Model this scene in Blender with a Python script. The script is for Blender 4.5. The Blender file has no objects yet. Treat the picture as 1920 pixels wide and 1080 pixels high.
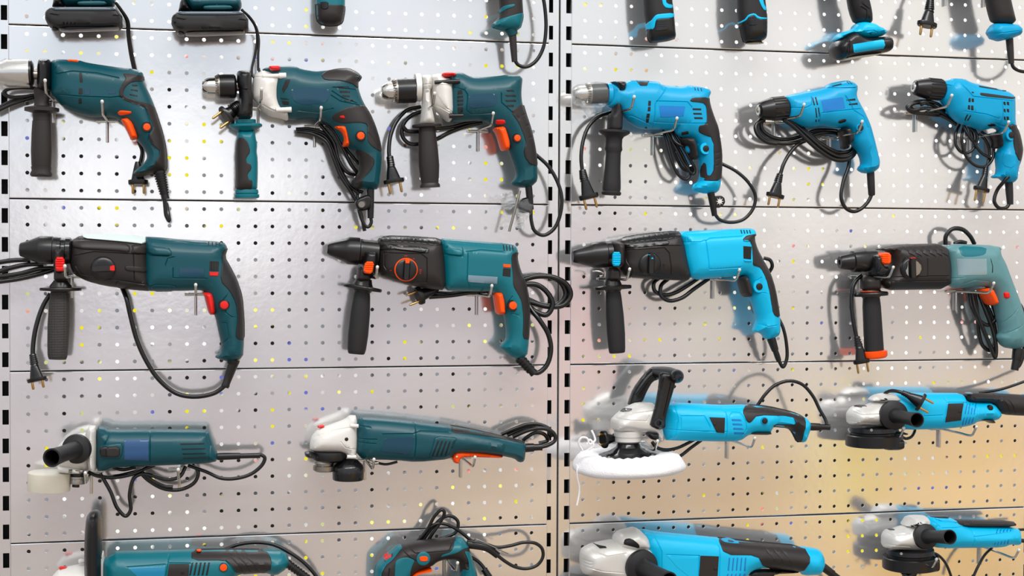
import bpy, bmesh, math, random
import numpy as np
from mathutils import Vector, Matrix, geometry
random.seed(7)
SC = bpy.context.scene
COL = SC.collection
# ------------------------------------------------------------------ camera
FPX = 2744.5
CAM = np.array([0.3162, -2.6622, -0.4085])
AZ, AX, AY = -0.2125, -0.02294, -0.00387
def _rot(a, b, c):
    ca, sa, cb, sb, cc, sc = math.cos(a), math.sin(a), math.cos(b), math.sin(b), math.cos(c), math.sin(c)
    return np.array([[ca, -sa, 0], [sa, ca, 0], [0, 0, 1]]) @ np.array([[1, 0, 0], [0, cb, -sb], [0, sb, cb]]) @ np.array([[cc, 0, sc], [0, 1, 0], [-sc, 0, cc]])
CR = _rot(AZ, AX, AY)
def at(px, py, d):
    """photo point seen at distance d (m) in front of the wall -> (x, z) on that plane"""
    v = CR @ np.array([(px - 960) / FPX, 1.0, (540 - py) / FPX])
    s = (-d - CAM[1]) / v[1]
    return CAM[0] + s * v[0], CAM[2] + s * v[2]
cam_d = bpy.data.cameras.new('camera')
cam = bpy.data.objects.new('camera', cam_d)
COL.objects.link(cam)
cam_d.sensor_width = 36
cam_d.lens = FPX / 1920 * 36
M = np.column_stack([CR[:, 0], CR[:, 2], -CR[:, 1]])
cam.matrix_world = Matrix([[*M[0], CAM[0]], [*M[1], CAM[1]], [*M[2], CAM[2]], [0, 0, 0, 1]])
cam_d.dof.use_dof = True
cam_d.dof.focus_distance = 2.62
cam_d.dof.aperture_fstop = 8.0
SC.camera = cam

# ------------------------------------------------------------------ materials
def lin(h):
    c = [int(h[i:i + 2], 16) / 255 for i in (0, 2, 4)]
    return [x / 12.92 if x <= .04045 else ((x + .055) / 1.055) ** 2.4 for x in c] + [1]
def mat(name, col, rough=.4, metal=0, bump=0, bscale=900, coat=0, trans=0, var=0, alpha=1, spec=.5):
    m = bpy.data.materials.new(name)
    m.use_nodes = True
    nt = m.node_tree
    b = nt.nodes['Principled BSDF']
    b.inputs['Base Color'].default_value = lin(col)
    b.inputs['Roughness'].default_value = rough
    b.inputs['Metallic'].default_value = metal
    b.inputs['Coat Weight'].default_value = coat
    b.inputs['Coat Roughness'].default_value = .12
    b.inputs['Transmission Weight'].default_value = trans
    b.inputs['Specular IOR Level'].default_value = spec
    b.inputs['Alpha'].default_value = alpha
    tc = nt.nodes.new('ShaderNodeTexCoord')
    if var:
        n = nt.nodes.new('ShaderNodeTexNoise')
        n.inputs['Scale'].default_value = 45
        n.inputs['Detail'].default_value = 5
        nt.links.new(tc.outputs['Object'], n.inputs['Vector'])
        mx = nt.nodes.new('ShaderNodeMixRGB')
        mx.blend_type = 'MULTIPLY'
        mx.inputs[0].default_value = var
        mx.inputs[1].default_value = lin(col)
        nt.links.new(n.outputs['Fac'], mx.inputs[2])
        nt.links.new(mx.outputs[0], b.inputs['Base Color'])
    if bump:
        n = nt.nodes.new('ShaderNodeTexNoise')
        n.inputs['Scale'].default_value = bscale
        n.inputs['Detail'].default_value = 2
        nt.links.new(tc.outputs['Object'], n.inputs['Vector'])
        bp = nt.nodes.new('ShaderNodeBump')
        bp.inputs['Strength'].default_value = bump
        bp.inputs['Distance'].default_value = .001
        nt.links.new(n.outputs['Fac'], bp.inputs['Height'])
        nt.links.new(bp.outputs[0], b.inputs['Normal'])
    return m
TEAL = mat('teal plastic', '024853', .36, bump=.06, spec=.4)
TEAL2 = mat('petrol teal plastic', '036a77', .34, bump=.06, spec=.4)
SAGE = mat('grey green plastic', '5b8b90', .4, bump=.06)
BLUE = mat('bright blue plastic', '009ccc', .34, bump=.06, spec=.3)
CYAN = mat('light cyan blue plastic', '00b8e6', .34, bump=.06, spec=.35)
BLUEP = mat('glossy blue label', '0577c4', .2)
TEALP = mat('glossy teal label', '093f55', .18)
GREYP = mat('grey blue label', '7d96a6', .3)
SILP = mat('silver foil label', '8fa8b0', .3, metal=.3)
RUB = mat('charcoal rubber', '222123', .48, bump=.15, bscale=1500, spec=.35)
BRN = mat('brown grey rubber', '2a2625', .42, bump=.12, bscale=1500, spec=.35)
BLK = mat('black plastic', '111012', .3, bump=.05)
BLKG = mat('glossy black plastic', '17171a', .15)
SLOT = mat('dark inside of slots', '08090a', .6)
CORD = mat('black rubber cord', '0f0f10', .25)
ORG = mat('orange plastic', 'ff5206', .32, spec=.3)
RED = mat('red plastic', 'e02420', .32, spec=.3)
WHT = mat('white painted casting', 'e6e3de', .35, var=.12)
ALU = mat('cast aluminium', 'dddbd6', .42, metal=.3, bump=.05)
CHR = mat('polished chrome', 'd9d6d0', .13, metal=1)
STL = mat('dull steel', '9a958c', .3, metal=1)
BRS = mat('brass', 'c9a46a', .25, metal=1)
MINT = mat('pale mint plastic', 'cfe0db', .45)
CREAM = mat('milky guard', 'e9e3d2', .3, trans=.25)
FLEECE = mat('white fleece', 'f3f2f4', .9, bump=.9, bscale=420)
FOIL = mat('clear film', 'eef2f5', .12, trans=.75, bump=1.0, bscale=160)
FOIL.node_tree.nodes['Principled BSDF'].inputs['IOR'].default_value = 1.12
FOIL.node_tree.nodes['Principled BSDF'].inputs['Alpha'].default_value = .34
TRANSP = mat('smoky clear guard', '3a3020', .12, trans=.5)

# ------------------------------------------------------------------ geometry helpers
def chaikin(p, n):
    p = np.array(p, float)
    for _ in range(n):
        q = np.roll(p, -1, 0)
        o = np.empty((len(p) * 2, p.shape[1]))
        o[0::2] = .8 * p + .2 * q
        o[1::2] = .2 * p + .8 * q
        p = o
    return p
def resample(p, step):
    out = []
    for a, b in zip(p, np.roll(p, -1, 0)):
        n = max(1, int(math.ceil(np.linalg.norm(b - a) / step)))
        for k in range(n):
            out.append(a + (b - a) * k / n)
    return np.array(out)
def clean(p):
    k = [p[0]]
    for q in p[1:]:
        if np.linalg.norm(q - k[-1]) > 2e-4: k.append(q)
    if np.linalg.norm(k[0] - k[-1]) < 2e-4: k.pop()
    return np.array(k)
def dist(P, loop):
    A = loop; B = np.roll(loop, -1, 0); D = B - A
    L2 = (D ** 2).sum(1) + 1e-18
    out = np.empty(len(P))
    for s in range(0, len(P), 2000):
        Q = P[s:s + 2000]
        t = np.clip(((Q[:, None] - A[None]) * D[None]).sum(2) / L2, 0, 1)
        out[s:s + 2000] = np.sqrt(((Q[:, None] - A[None] - t[..., None] * D[None]) ** 2).sum(2).min(1))
    return out
def inside(P, loop):
    A = loop; B = np.roll(loop, -1, 0)
    r = np.zeros(len(P), bool)
    for (ax, ay), (bx, by) in zip(A, B):
        c = (ay > P[:, 1]) != (by > P[:, 1])
        with np.errstate(divide='ignore', invalid='ignore'):
            r ^= c & (P[:, 0] < (bx - ax) * (P[:, 1] - ay) / (by - ay + 1e-30) + ax)
    return r
def area(p):
    x, y = p[:, 0], p[:, 1]
    return .5 * np.sum(x * np.roll(y, -1) - np.roll(x, -1) * y)
class Field:
    """domed height over an outline: T at the middle, falling to 0 at the edge over R"""
    def __init__(s, loop, T, R, holes=(), pw=.5, grooves=()):
        s.loop, s.T, s.R, s.holes, s.pw, s.grooves = loop, T, R, holes, pw, grooves
    def d(s, P):
        d = dist(P, s.loop)
        i = inside(P, s.loop)
        for h in s.holes:
            d = np.minimum(d, dist(P, h)); i &= ~inside(P, h)
        return np.where(i, d, 0)
    def __call__(s, P):
        k = np.clip(s.d(P) / s.R, 0, 1)
        h = s.T * (1 - (1 - k) ** 2) ** s.pw
        for line, w, dep in s.grooves:
            A, B = line[:-1], line[1:]
            best = np.full(len(P), 9.)
            for a, b in zip(A, B):
                D = b - a
                t = np.clip(((P - a) @ D) / (D @ D + 1e-18), 0, 1)
                best = np.minimum(best, np.linalg.norm(P - a - t[:, None] * D, axis=1))
            h = h - np.minimum(dep, h * .8) * np.clip(1 - best / w, 0, 1) ** .6
        return h
def mesh_obj(name, verts, faces, m, parent=None, sharp=40, loc=None):
    me = bpy.data.meshes.new(name)
    me.from_pydata([tuple(map(float, v)) for v in verts], [], [tuple(map(int, f)) for f in faces])
    me.validate()
    bm = bmesh.new(); bm.from_mesh(me)
    bmesh.ops.recalc_face_normals(bm, faces=bm.faces)
    bm.to_mesh(me); bm.free()
    for p in me.polygons: p.use_smooth = True
    me.set_sharp_from_angle(angle=math.radians(sharp))
    me.materials.append(m)
    o = bpy.data.objects.new(name, me)
    COL.objects.link(o)
    if parent: o.parent = parent
    if loc is not None: o.location = loc
    return o
def plate(loop, F, B, rings, step, grid, holes=(), lines=()):
    """solid between heights F(P) and -B side: returns verts (x, h, z) and faces"""
    loops = [resample(loop, step)] + [resample(h, step) for h in holes]
    bnd = np.vstack(loops)
    nb = len(bnd)
    pts = []
    for lp in loops:
        sg = 1 if area(lp) > 0 else -1
        t = np.roll(lp, -1, 0) - np.roll(lp, 1, 0)
        n = np.column_stack([-t[:, 1], t[:, 0]]) * sg
        if lp is not loops[0]: n = -n
        n /= np.linalg.norm(n, axis=1)[:, None] + 1e-12
        for r in rings:
            q = lp + n * r
            if len(q) > 40 and r > step: q = q[::2]
            pts.append(np.column_stack([q, np.full(len(q), r)]))
    lo, hi = loop.min(0), loop.max(0)
    gx, gy = np.meshgrid(np.arange(lo[0] + grid / 2, hi[0], grid), np.arange(lo[1] + grid / 2, hi[1], grid))
    g = np.column_stack([gx.ravel(), gy.ravel()])
    rm = max(rings) if len(rings) else 0
    pts.append(np.column_stack([g, np.full(len(g), rm + grid * .35)]))
    for ln, w in lines:
        ln = np.array(ln)
        for a, b in zip(ln[:-1], ln[1:]):
            L = np.linalg.norm(b - a)
            if L < 1e-6: continue
            nn = np.array([-(b - a)[1], (b - a)[0]]) / L
            for k in np.arange(0, L, w):
                for s in (-1.05, 0, 1.05):
                    q = a + (b - a) * k / L + nn * s * w
                    pts.append(np.array([[q[0], q[1], .0008]]))
    P = np.vstack(pts)
    dd = dist(P[:, :2], bnd_loop := loops[0])
    ok = inside(P[:, :2], loops[0])
    for h in loops[1:]:
        dd = np.minimum(dd, dist(P[:, :2], h)); ok &= ~inside(P[:, :2], h)
    P = P[ok & (dd > P[:, 2] * .93)][:, :2]
    allp = np.vstack([bnd, P]) if len(P) else bnd
    edges = []; o = 0
    for lp in loops:
        n = len(lp)
        edges += [(o + i, o + (i + 1) % n) for i in range(n)]
        o += n
    r = geometry.delaunay_2d_cdt([Vector(p) for p in allp], edges, [], 0, 1e-6)
    V = np.array([tuple(v) for v in r[0]])
    tri = [f for f in r[2]]
    cen = np.array([V[list(f)].mean(0) for f in tri])
    ok = inside(cen, loops[0])
    for h in loops[1:]: ok &= ~inside(cen, h)
    tri = [f for f, k in zip(tri, ok) if k]
    fr, bk = F(V), B(V)
    n = len(V)
    isb = np.zeros(n, bool)
    cnt = {}
    for f in tri:
        for i in range(3):
            e = (f[i], f[(i + 1) % 3]); k = (min(e), max(e))
            cnt.setdefault(k, []).append(e)
    be = [v[0] for v in cnt.values() if len(v) == 1]
    verts = [(V[i, 0], fr[i], V[i, 1]) for i in range(n)]
    bi = list(range(n))
    for i in range(n):
        if abs(fr[i] - bk[i]) > 1e-6:
            bi[i] = len(verts); verts.append((V[i, 0], bk[i], V[i, 1]))
    faces = [tuple(f) for f in tri]
    for f in tri:
        g = tuple(bi[i] for i in reversed(f))
        if len(set(g)) == 3 and g != tuple(reversed(f)): faces.append(g)
        elif any(bi[i] != i for i in f): faces.append(g)
    for a, b in be:
        q = [a, bi[a], bi[b], b]
        k = []
        for x in q:
            if x not in k: k.append(x)
        if len(k) >= 3: faces.append(tuple(k))
    return verts, faces
def catmull(P, n=8):
    P = np.array(P, float)
    if len(P) < 3: return np.vstack([P[0] + (P[-1] - P[0]) * k / 4 for k in range(5)])
    Q = np.vstack([2 * P[0] - P[1], P, 2 * P[-1] - P[-2]])
    out = []
    for i in range(1, len(Q) - 2):
        p0, p1, p2, p3 = Q[i - 1:i + 3]
        t0 = 0; e = .5
        t1 = t0 + max(np.linalg.norm(p1 - p0), 1e-6) ** e
        t2 = t1 + max(np.linalg.norm(p2 - p1), 1e-6) ** e
        t3 = t2 + max(np.linalg.norm(p3 - p2), 1e-6) ** e
        for k in range(n):
            t = t1 + (t2 - t1) * k / n
            a1 = (t1 - t) / (t1 - t0) * p0 + (t - t0) / (t1 - t0) * p1
            a2 = (t2 - t) / (t2 - t1) * p1 + (t - t1) / (t2 - t1) * p2
            a3 = (t3 - t) / (t3 - t2) * p2 + (t - t2) / (t3 - t2) * p3
            b1 = (t2 - t) / (t2 - t0) * a1 + (t - t0) / (t2 - t0) * a2
            b2 = (t3 - t) / (t3 - t1) * a2 + (t - t1) / (t3 - t1) * a3
            out.append((t2 - t) / (t2 - t1) * b1 + (t - t1) / (t2 - t1) * b2)
    out.append(P[-1])
    return np.array(out)
def sweep(P, rad, sides=10, flat=1):
    """tube verts/faces along P; rad number or list; flat squashes one axis"""
    P = np.array(P, float)
    n = len(P)
    R = np.full(n, rad) if np.isscalar(rad) else np.interp(np.linspace(0, 1, n), np.linspace(0, 1, len(rad)), rad)
    T = np.gradient(P, axis=0)
    T /= np.linalg.norm(T, axis=1)[:, None] + 1e-12
    up = np.array([0, 1., 0]) if abs(T[0][1]) < .9 else np.array([0, 0, 1.])
    u = np.cross(T[0], up); u /= np.linalg.norm(u)
    V = []; F = []
    for i in range(n):
        u = u - T[i] * (u @ T[i]); u /= np.linalg.norm(u) + 1e-12
        w = np.cross(T[i], u)
        for k in range(sides):
            a = 2 * math.pi * k / sides
            V.append(P[i] + R[i] * (math.cos(a) * u + flat * math.sin(a) * w))
    for i in range(n - 1):
        for k in range(sides):
            F.append((i * sides + k, i * sides + (k + 1) % sides, (i + 1) * sides + (k + 1) % sides, (i + 1) * sides + k))
    F.append(tuple(range(sides))); F.append(tuple(range((n - 1) * sides, n * sides)))
    return V, F
def turned(A, B, prof, sides=28, sq=1, nose=None):
    """surface of revolution from A to B; prof = [(t along 0..1, radius)]"""
    A = np.array(A, float); B = np.array(B, float)
    ax = B - A; L = np.linalg.norm(ax); ax /= L
    up = np.array([0, -1., 0]) if abs(ax[1]) < .9 else np.array([0, 0, 1.])
    u = np.cross(up, ax); u /= np.linalg.norm(u); w = np.cross(ax, u)
    V = []; F = []
    for t, r in prof:
        for k in range(sides):
            a = 2 * math.pi * k / sides
            V.append(A + ax * L * t + max(r, 1e-5) * (math.cos(a) * u + sq * math.sin(a) * w))
    n = len(prof)
    for i in range(n - 1):
        for k in range(sides):
            F.append((i * sides + k, i * sides + (k + 1) % sides, (i + 1) * sides + (k + 1) % sides, (i + 1) * sides + k))
    F.append(tuple(range(sides))); F.append(tuple(range((n - 1) * sides, n * sides)))
    return V, F
def join(parts):
    V = []; F = []
    for v, f in parts:
        o = len(V)
        V += [tuple(x) for x in v]
        F += [tuple(i + o for i in g) for g in f]
    return V, F

class Part:
    def __init__(s, o, f=None, z=0): s.o, s.f, s.z = o, f, z
class Tool:
    """one thing on the wall; u, v = points of a framed crop of the photo, z = mm in front of the thing's middle plane"""
    def __init__(s, name, label, cat, F, anchor, D=.055, group=None):
        s.F, s.D = F, D
        px, py = F[0] + anchor[0] / F[2], F[1] + anchor[1] / F[2]
        x, z = at(px, py, D)
        s.org = np.array([x, -D, z])
        s.root = bpy.data.objects.new(name, None)
        s.root.empty_display_size = .02
        COL.objects.link(s.root)
        s.root.location = s.org
        s.root['label'] = label; s.root['category'] = cat
        if group: s.root['group'] = group
        a, b = at(px + 10, py, D), at(px, py + 10, D)
        s.k = .5 * (abs(a[0] - x) + abs(b[1] - z)) / 10 / F[2]      # metres per crop unit
    def xz(s, u, v, z=0):
        x, zz = at(s.F[0] + u / s.F[2], s.F[1] + v / s.F[2], s.D + z / 1000)
        return np.array([x - s.org[0], zz - s.org[2]])
    def p3(s, q):
        u, v = q[0], q[1]; z = q[2] if len(q) > 2 else 0
        a = s.xz(u, v, z)
        return np.array([a[0], -z / 1000, a[1]])
    def _par(s, par):
        if par is None: return s.root
        o = par.o
        return o if o.parent is s.root else o.parent      # thing > part > sub-part and no deeper
    def add(s, name, m, vf, par=None, label=None, sharp=40):
        o = mesh_obj(name, vf[0], vf[1], m, s._par(par), sharp)
        if label: o['label'] = label
        return Part(o)
    def slab(s, name, m, pts, T=30, R=None, z=0, par=None, sm=1, holes=(), pw=.5, grooves=(), gw=1.3, gd=1.4, label=None, grid=None):
        T /= 1000; R = (T if R is None else R / 1000)
        loop = clean(chaikin([s.xz(u, v, z) for u, v in pts], sm))
        hl = [clean(chaikin([s.xz(u, v, z) for u, v in h], sm)) for h in holes]
        gl = [np.array([s.xz(u, v, z + T * 900) for u, v in g]) for g in grooves]
        f = Field(loop, T, R, hl, pw, [(g, gw / 1000, gd / 1000) for g in gl])
        rings = [R * (1 - math.cos(a * math.pi / 14)) for a in (1, 2, 3, 4, 5.5)]
        rings = [r for r in rings if r > .0002]
        size = (loop.max(0) - loop.min(0)).max()
        g = grid or min(.006, max(.0016, size / 20))
        v, fc = plate(loop, f, lambda P: -f(P), rings, min(.003, max(.0009, size / 40)), g, hl, [(x, gw / 1000) for x in gl])
        v = [(x, -y - z / 1000, zz) for x, y, zz in v]
        p = s.add(name, m, (v, fc), par, label)
        p.f, p.z = f, z
        return p
    def _onto(s, pts, b, sm):
        q = chaikin([(u, v) for u, v in pts], sm)
        q = resample(q, 5)
        P = np.array([s.xz(u, v, b.z) for u, v in q])
        for _ in range(2):
            h = b.f(P)
            P = np.array([s.xz(u, v, b.z + hh * 1000) for (u, v), hh in zip(q, h)])
        return clean(P)
    def over(s, name, m, pts, b, t=1.4, par=None, sm=1, edge=1.6, both=True, label=None, grooves=(), gd=.8, gw=1.2):
        loop = s._onto(pts, b, sm)
        gl = [s._onto_line(g, b) for g in grooves]
        e = Field(loop, t / 1000, edge / 1000, (), .5, [(g, gw / 1000, gd / 1000) for g in gl])
        bf = b.f
        def F(P):
            d = e.d(P)
            return np.maximum(bf(P) + e(P) - np.where(d < 1e-6, .0006, 0), 0)
        def B(P):
            if both: return -F(P)
            return np.minimum(bf(P) - .0025, F(P) - .0005)
        size = (loop.max(0) - loop.min(0)).max()
        v, fc = plate(loop, F, B, [edge / 1000 * .25, edge / 1000 * .65, edge / 1000, edge / 1000 + .003], .002, min(.005, max(.0014, size / 14)), (), [(x, gw / 1000) for x in gl])
        v = [(x, -y - b.z / 1000, zz) for x, y, zz in v]
        p = s.add(name, m, (v, fc), par or b, label)
        p.f, p.z = F, b.z
        return p
    def _onto_line(s, g, b):
        out = []
        for u, v in g:
            P = s.xz(u, v, b.z)[None]
            for _ in range(2): P = s.xz(u, v, b.z + float(b.f(P)[0]) * 1000)[None]
            out.append(P[0])
        return np.array(out)
    def inlay(s, name, m, polys, b, t=.35, par=None, sm=0, label=None, edge=.4):
        parts = []
        for pts in polys:
            loop = s._onto(pts, b, sm)
            e = Field(loop, t / 1000, edge / 1000)
            F = lambda P: b.f(P) + np.where(e.d(P) < 1e-6, -.0003, e(P))
            B = lambda P: b.f(P) - .002
            size = (loop.max(0) - loop.min(0)).max()
            v, fc = plate(loop, F, B, [edge / 1000], .002, min(.004, max(.0012, size / 8)))
            parts.append((loop, ([(x, -y - b.z / 1000, zz) for x, y, zz in v], fc)))
        groups = []                                   # pieces that stand apart become parts of their own
        for lp, vf in parts:
            near = [g for g in groups if min(np.linalg.norm(lp[:, None] - l2[None], axis=2).min() for l2, _ in g) < .0085]
            groups = [g for g in groups if not any(g is n for n in near)]
            groups.append(sum(near, []) + [(lp, vf)])
        out = None
        for g in groups:
            out = s.add(name, m, join([vf for _, vf in g]), par or b, label)
        return out
    def on(s, u, v, b):
        P = s._onto_line([(u, v)], b)
        return np.array([P[0][0], -b.z / 1000 - float(b.f(P)[0]), P[0][1]])
    def button(s, name, m, u, v, r, b, h=2.5, par=None, sides=24, ring=None, label=None):
        c = s.on(u, v, b)
        A = c + np.array([0, .003, 0]); B = c - np.array([0, h / 1000, 0])
        R = r * s.k
        if ring:
            rr = ring[1] * s.k
            s.add(ring[2] if len(ring) > 2 else 'button_collar', ring[0], turned(A, c - np.array([0, h / 2000, 0]), [(0, rr), (.7, rr), (1, rr * .93)], sides), par or b)
        return s.add(name, m, turned(A, B, [(0, R), (.75, R), (.92, R * .92), (1, R * .6)], sides), par or b, label)
    def lathe(s, name, m, a, b, prof, par=None, sides=28, sq=1, label=None, sharp=35):
        return s.add(name, m, turned(s.p3(a), s.p3(b), [(t, r * s.k) for t, r in prof], sides, sq), par, label, sharp)
    def tube(s, name, m, pts, r, par=None, n=8, sides=10, flat=1, label=None):
        R = r * s.k if np.isscalar(r) else [x * s.k for x in r]
        return s.add(name, m, sweep(catmull([s.p3(p) for p in pts], n), R, sides, flat), par, label)
    def tubes(s, name, m, lists, r, par=None, n=8, sides=10):
        groups = []                                   # strands that lie apart become parts of their own
        for pts in lists:
            c = catmull([s.p3(p) for p in pts], n)
            near = [g for g in groups if min(np.linalg.norm(c[:, None] - c2[None], axis=2).min() for c2 in g) < .011]
            groups = [g for g in groups if not any(g is x for x in near)]
            groups.append(sum(near, []) + [c])
        for g in groups: p = s.add(name, m, join([sweep(c, r * s.k, sides) for c in g]), par)
        return p
    def relief(s, a, b, r0, r1, ribs=8, par=None, m=None):
        """ribbed strain relief sleeve"""
        pr = [(0, r0)]
        for i in range(ribs):
            t0, t1 = i / ribs * .8 + .05, (i + .6) / ribs * .8 + .05
            f = lambda t: r0 + (r1 - r0) * t
            pr += [(t0, f(t0) * 1.06), (t1, f(t1) * 1.06), (t1 + .005, f(t1) * .86), ((i + 1) / ribs * .8 + .045, f(t1) * .86)]
        pr += [(1, r1)]
        return s.lathe('strain_relief', m or CORD, a, b, pr, par, 20)
    def plug(s, a, b, r, prong=1.0, gap=.55, tilt=(1, 0, 0), par=None, flange=1.0):
        """two-pin mains plug: a = cord end, b = face, r = half width of the face; prongs go on past b"""
        A, B = s.p3(a), s.p3(b)
        ax = B - A; L = np.linalg.norm(ax); ax /= L
        R = r * s.k
        w = np.array(tilt, float); w -= ax * (w @ ax); w /= np.linalg.norm(w)
        v = np.cross(ax, w)
        V = []; F = []; sides = 24
        prof = [(0, .28, .28), (.12, .36, .34), (.3, .46, .4), (.62, .62, .42), (.8, .7, .45), (.8, 1. * flange, .62), (.94, 1. * flange, .64), (1, .93 * flange, .58)]
        for t, rx, ry in prof:
            for k in range(sides):
                an = 2 * math.pi * k / sides
                V.append(A + ax * L * t + R * (rx * math.cos(an) * w + ry * math.sin(an) * v))
        for i in range(len(prof) - 1):
            for k in range(sides):
                F.append((i * sides + k, i * sides + (k + 1) % sides, (i + 1) * sides + (k + 1) % sides, (i + 1) * sides + k))
        F.append(tuple(range(sides))); F.append(tuple(range((len(prof) - 1) * sides, len(prof) * sides)))
        p = s.add('plug', CORD, (V, F), par)
        for sg in (-1, 1):
            c = B + w * R * gap * sg
            s.add('prong', BRS, turned(c - ax * .002, c + ax * R * prong, [(0, R * .13), (.9, R * .13), (1, R * .07)], 12), p)
        return p
WBLOBS = [((-.02, .04, .13, .09), (1.42, 1.43, 1.46), .9), ((.12, .1, .08, .05), (1.15, 1.15, 1.15), .5), ((.45, .04, .16, .07), (.98, .94, .90), .6), ((.30, .075, .06, .03), (.92, .86, .58), .55), ((.36, -.03, .06, .05), (.78, .72, .48), .5), ((.47, -.15, .035, .08), (1.0, .82, .16), .75), ((.58, -.17, .07, .09), (1.1, .68, .20), .75), ((.265, -.07, .035, .09), (.90, .46, .42), .7), ((.20, -.17, .10, .04), (.82, .62, .36), .5), ((.33, -.10, .04, .03), (.50, .50, .54), .5), ((.10, -.16, .07, .03), (.62, .50, .44), .5)]
WSTR = 1.0
LP1, LP2 = 46, 24
EXPO = 0.13
# ------------------------------------------------------------------ setting: perforated bays, uprights, store light
P = .03
def struct(name, vf, m, label=None):
    o = mesh_obj(name, vf[0], vf[1], m, sharp=30)
    o['kind'] = 'structure'
    if label: o['label'] = label
    return o
def panel_mat():
    m = bpy.data.materials.new('glossy silver lacquered steel')
    m.use_nodes = True
    nt = m.node_tree; b = nt.nodes['Principled BSDF']
    b.inputs['Base Color'].default_value = lin('ecebeb')
    b.inputs['Metallic'].default_value = .78
    b.inputs['Roughness'].default_value = .16
    tc = nt.nodes.new('ShaderNodeTexCoord')
    n = nt.nodes.new('ShaderNodeTexNoise'); n.inputs['Scale'].default_value = 75; n.inputs['Detail'].default_value = 2
    n2 = nt.nodes.new('ShaderNodeTexNoise'); n2.inputs['Scale'].default_value = 7; n2.inputs['Detail'].default_value = 3
    nt.links.new(tc.outputs['Object'], n.inputs['Vector']); nt.links.new(tc.outputs['Object'], n2.inputs['Vector'])
    ad = nt.nodes.new('ShaderNodeMath'); ad.operation = 'MULTIPLY_ADD'
    ad.inputs[1].default_value = 4.0
    nt.links.new(n2.outputs['Fac'], ad.inputs[0]); nt.links.new(n.outputs['Fac'], ad.inputs[2])
    bp = nt.nodes.new('ShaderNodeBump'); bp.inputs['Strength'].default_value = .07; bp.inputs['Distance'].default_value = .0011
    nt.links.new(ad.outputs[0], bp.inputs['Height']); nt.links.new(bp.outputs[0], b.inputs['Normal'])
    rp = nt.nodes.new('ShaderNodeMapRange'); rp.inputs[3].default_value = .09; rp.inputs[4].default_value = .15
    nt.links.new(n2.outputs['Fac'], rp.inputs[0]); nt.links.new(rp.outputs[0], b.inputs['Roughness'])
    return m
STEEL = panel_mat()
def perforated(x0, cols, xa, xb, ztop):
    """sheet with 10 rows of punched holes; top, bottom and side edges folded back"""
    bm = bmesh.new()
    r, th, gap, rad = .0034, .0016, .0011, .0014
    key = {}
    def vert(x, y, z):
        k = (round(x, 5), round(y, 5), round(z, 5))
        if k not in key: key[k] = bm.verts.new((x, y, z))
        return key[k]
    xs = [x0 + P * c for c in range(cols)]
    N = 16
    zs = [ztop - P * (k + .5) for k in range(10)]
    za, zb = ztop - gap - rad, ztop - 10 * P + gap + rad
    def lx(i, s):     # cell borders
        if i == 0 and s < 0: return xa
        if i == cols - 1 and s > 0: return xb
        return xs[i] + s * P / 2
    def lz(k, s):
        if k == 0 and s > 0: return za
        if k == 9 and s < 0: return zb
        return zs[k] + s * P / 2
    for i, x in enumerate(xs):
        for k, z in enumerate(zs):
            inn, out, bk = [], [], []
            for a in range(N):
                t = 2 * math.pi * a / N
                c, s = math.cos(t), math.sin(t)
                inn.append(vert(x + r * c, 0, z + r * s)); bk.append(vert(x + r * c, th, z + r * s))
                m = max(abs(c), abs(s)); c /= m; s /= m
                sx, sz = lx(i, 1 if c > 0 else -1) - x, lz(k, 1 if s > 0 else -1) - z
                out.append(vert(x + abs(sx) * c, 0, z + abs(sz) * s))
            for a in range(N):
                b = (a + 1) % N
                for q in ([inn[a], out[a], out[b], inn[b]], [bk[a], inn[a], inn[b], bk[b]]):
                    try: bm.faces.new(q)
                    except ValueError: pass
    # folded edges
    be = [e for e in bm.edges if len(e.link_faces) == 1 and max(v.co.y for v in e.verts) < 1e-6]
    ring = {v: [v] for e in be for v in e.verts}
    for v in ring:
        sx = -1 if abs(v.co.x - xa) < 1e-6 else (1 if abs(v.co.x - xb) < 1e-6 else 0)
        sz = 1 if abs(v.co.z - za) < 1e-6 else (-1 if abs(v.co.z - zb) < 1e-6 else 0)
        for t in (30, 60, 90):
            a = math.radians(t)
            ring[v].append(bm.verts.new((v.co.x + sx * rad * math.sin(a) * .6, rad * (1 - math.cos(a)), v.co.z + sz * rad * math.sin(a))))
        q = ring[v][-1].co
        ring[v].append(bm.verts.new((q.x, .016, q.z)))
    for e in be:
        a, b = e.verts
        for k in range(4):
            try: bm.faces.new([ring[a][k], ring[b][k], ring[b][k + 1], ring[a][k + 1]])
            except ValueError: pass
    bmesh.ops.recalc_face_normals(bm, faces=bm.faces)
    me = bpy.data.meshes.new('wall_back'); bm.to_mesh(me); bm.free()
    me.materials.append(STEEL)
    o = bpy.data.objects.new('wall_back', me); COL.objects.link(o)
    o['kind'] = 'structure'
    return o
sheet_a = perforated(P, 31, .0008, .9588, 0)
sheet_b = perforated(.9418 + .0872, 31, 1.0040, 1.9510, 0)
first = {}
for k in (0, 1, 2, 3, -1, -2, 4):
    zt = -.5 * P - 10 * P * k
    for src, sx in ((sheet_a, 0), (sheet_b, 0), (sheet_a, -.9925), (sheet_a, 1.9755)):
        o = src
        if src.name in first:
            o = src.copy(); COL.objects.link(o)
        first[src.name] = 1
        o.location = (sx, 0, zt)
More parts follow.
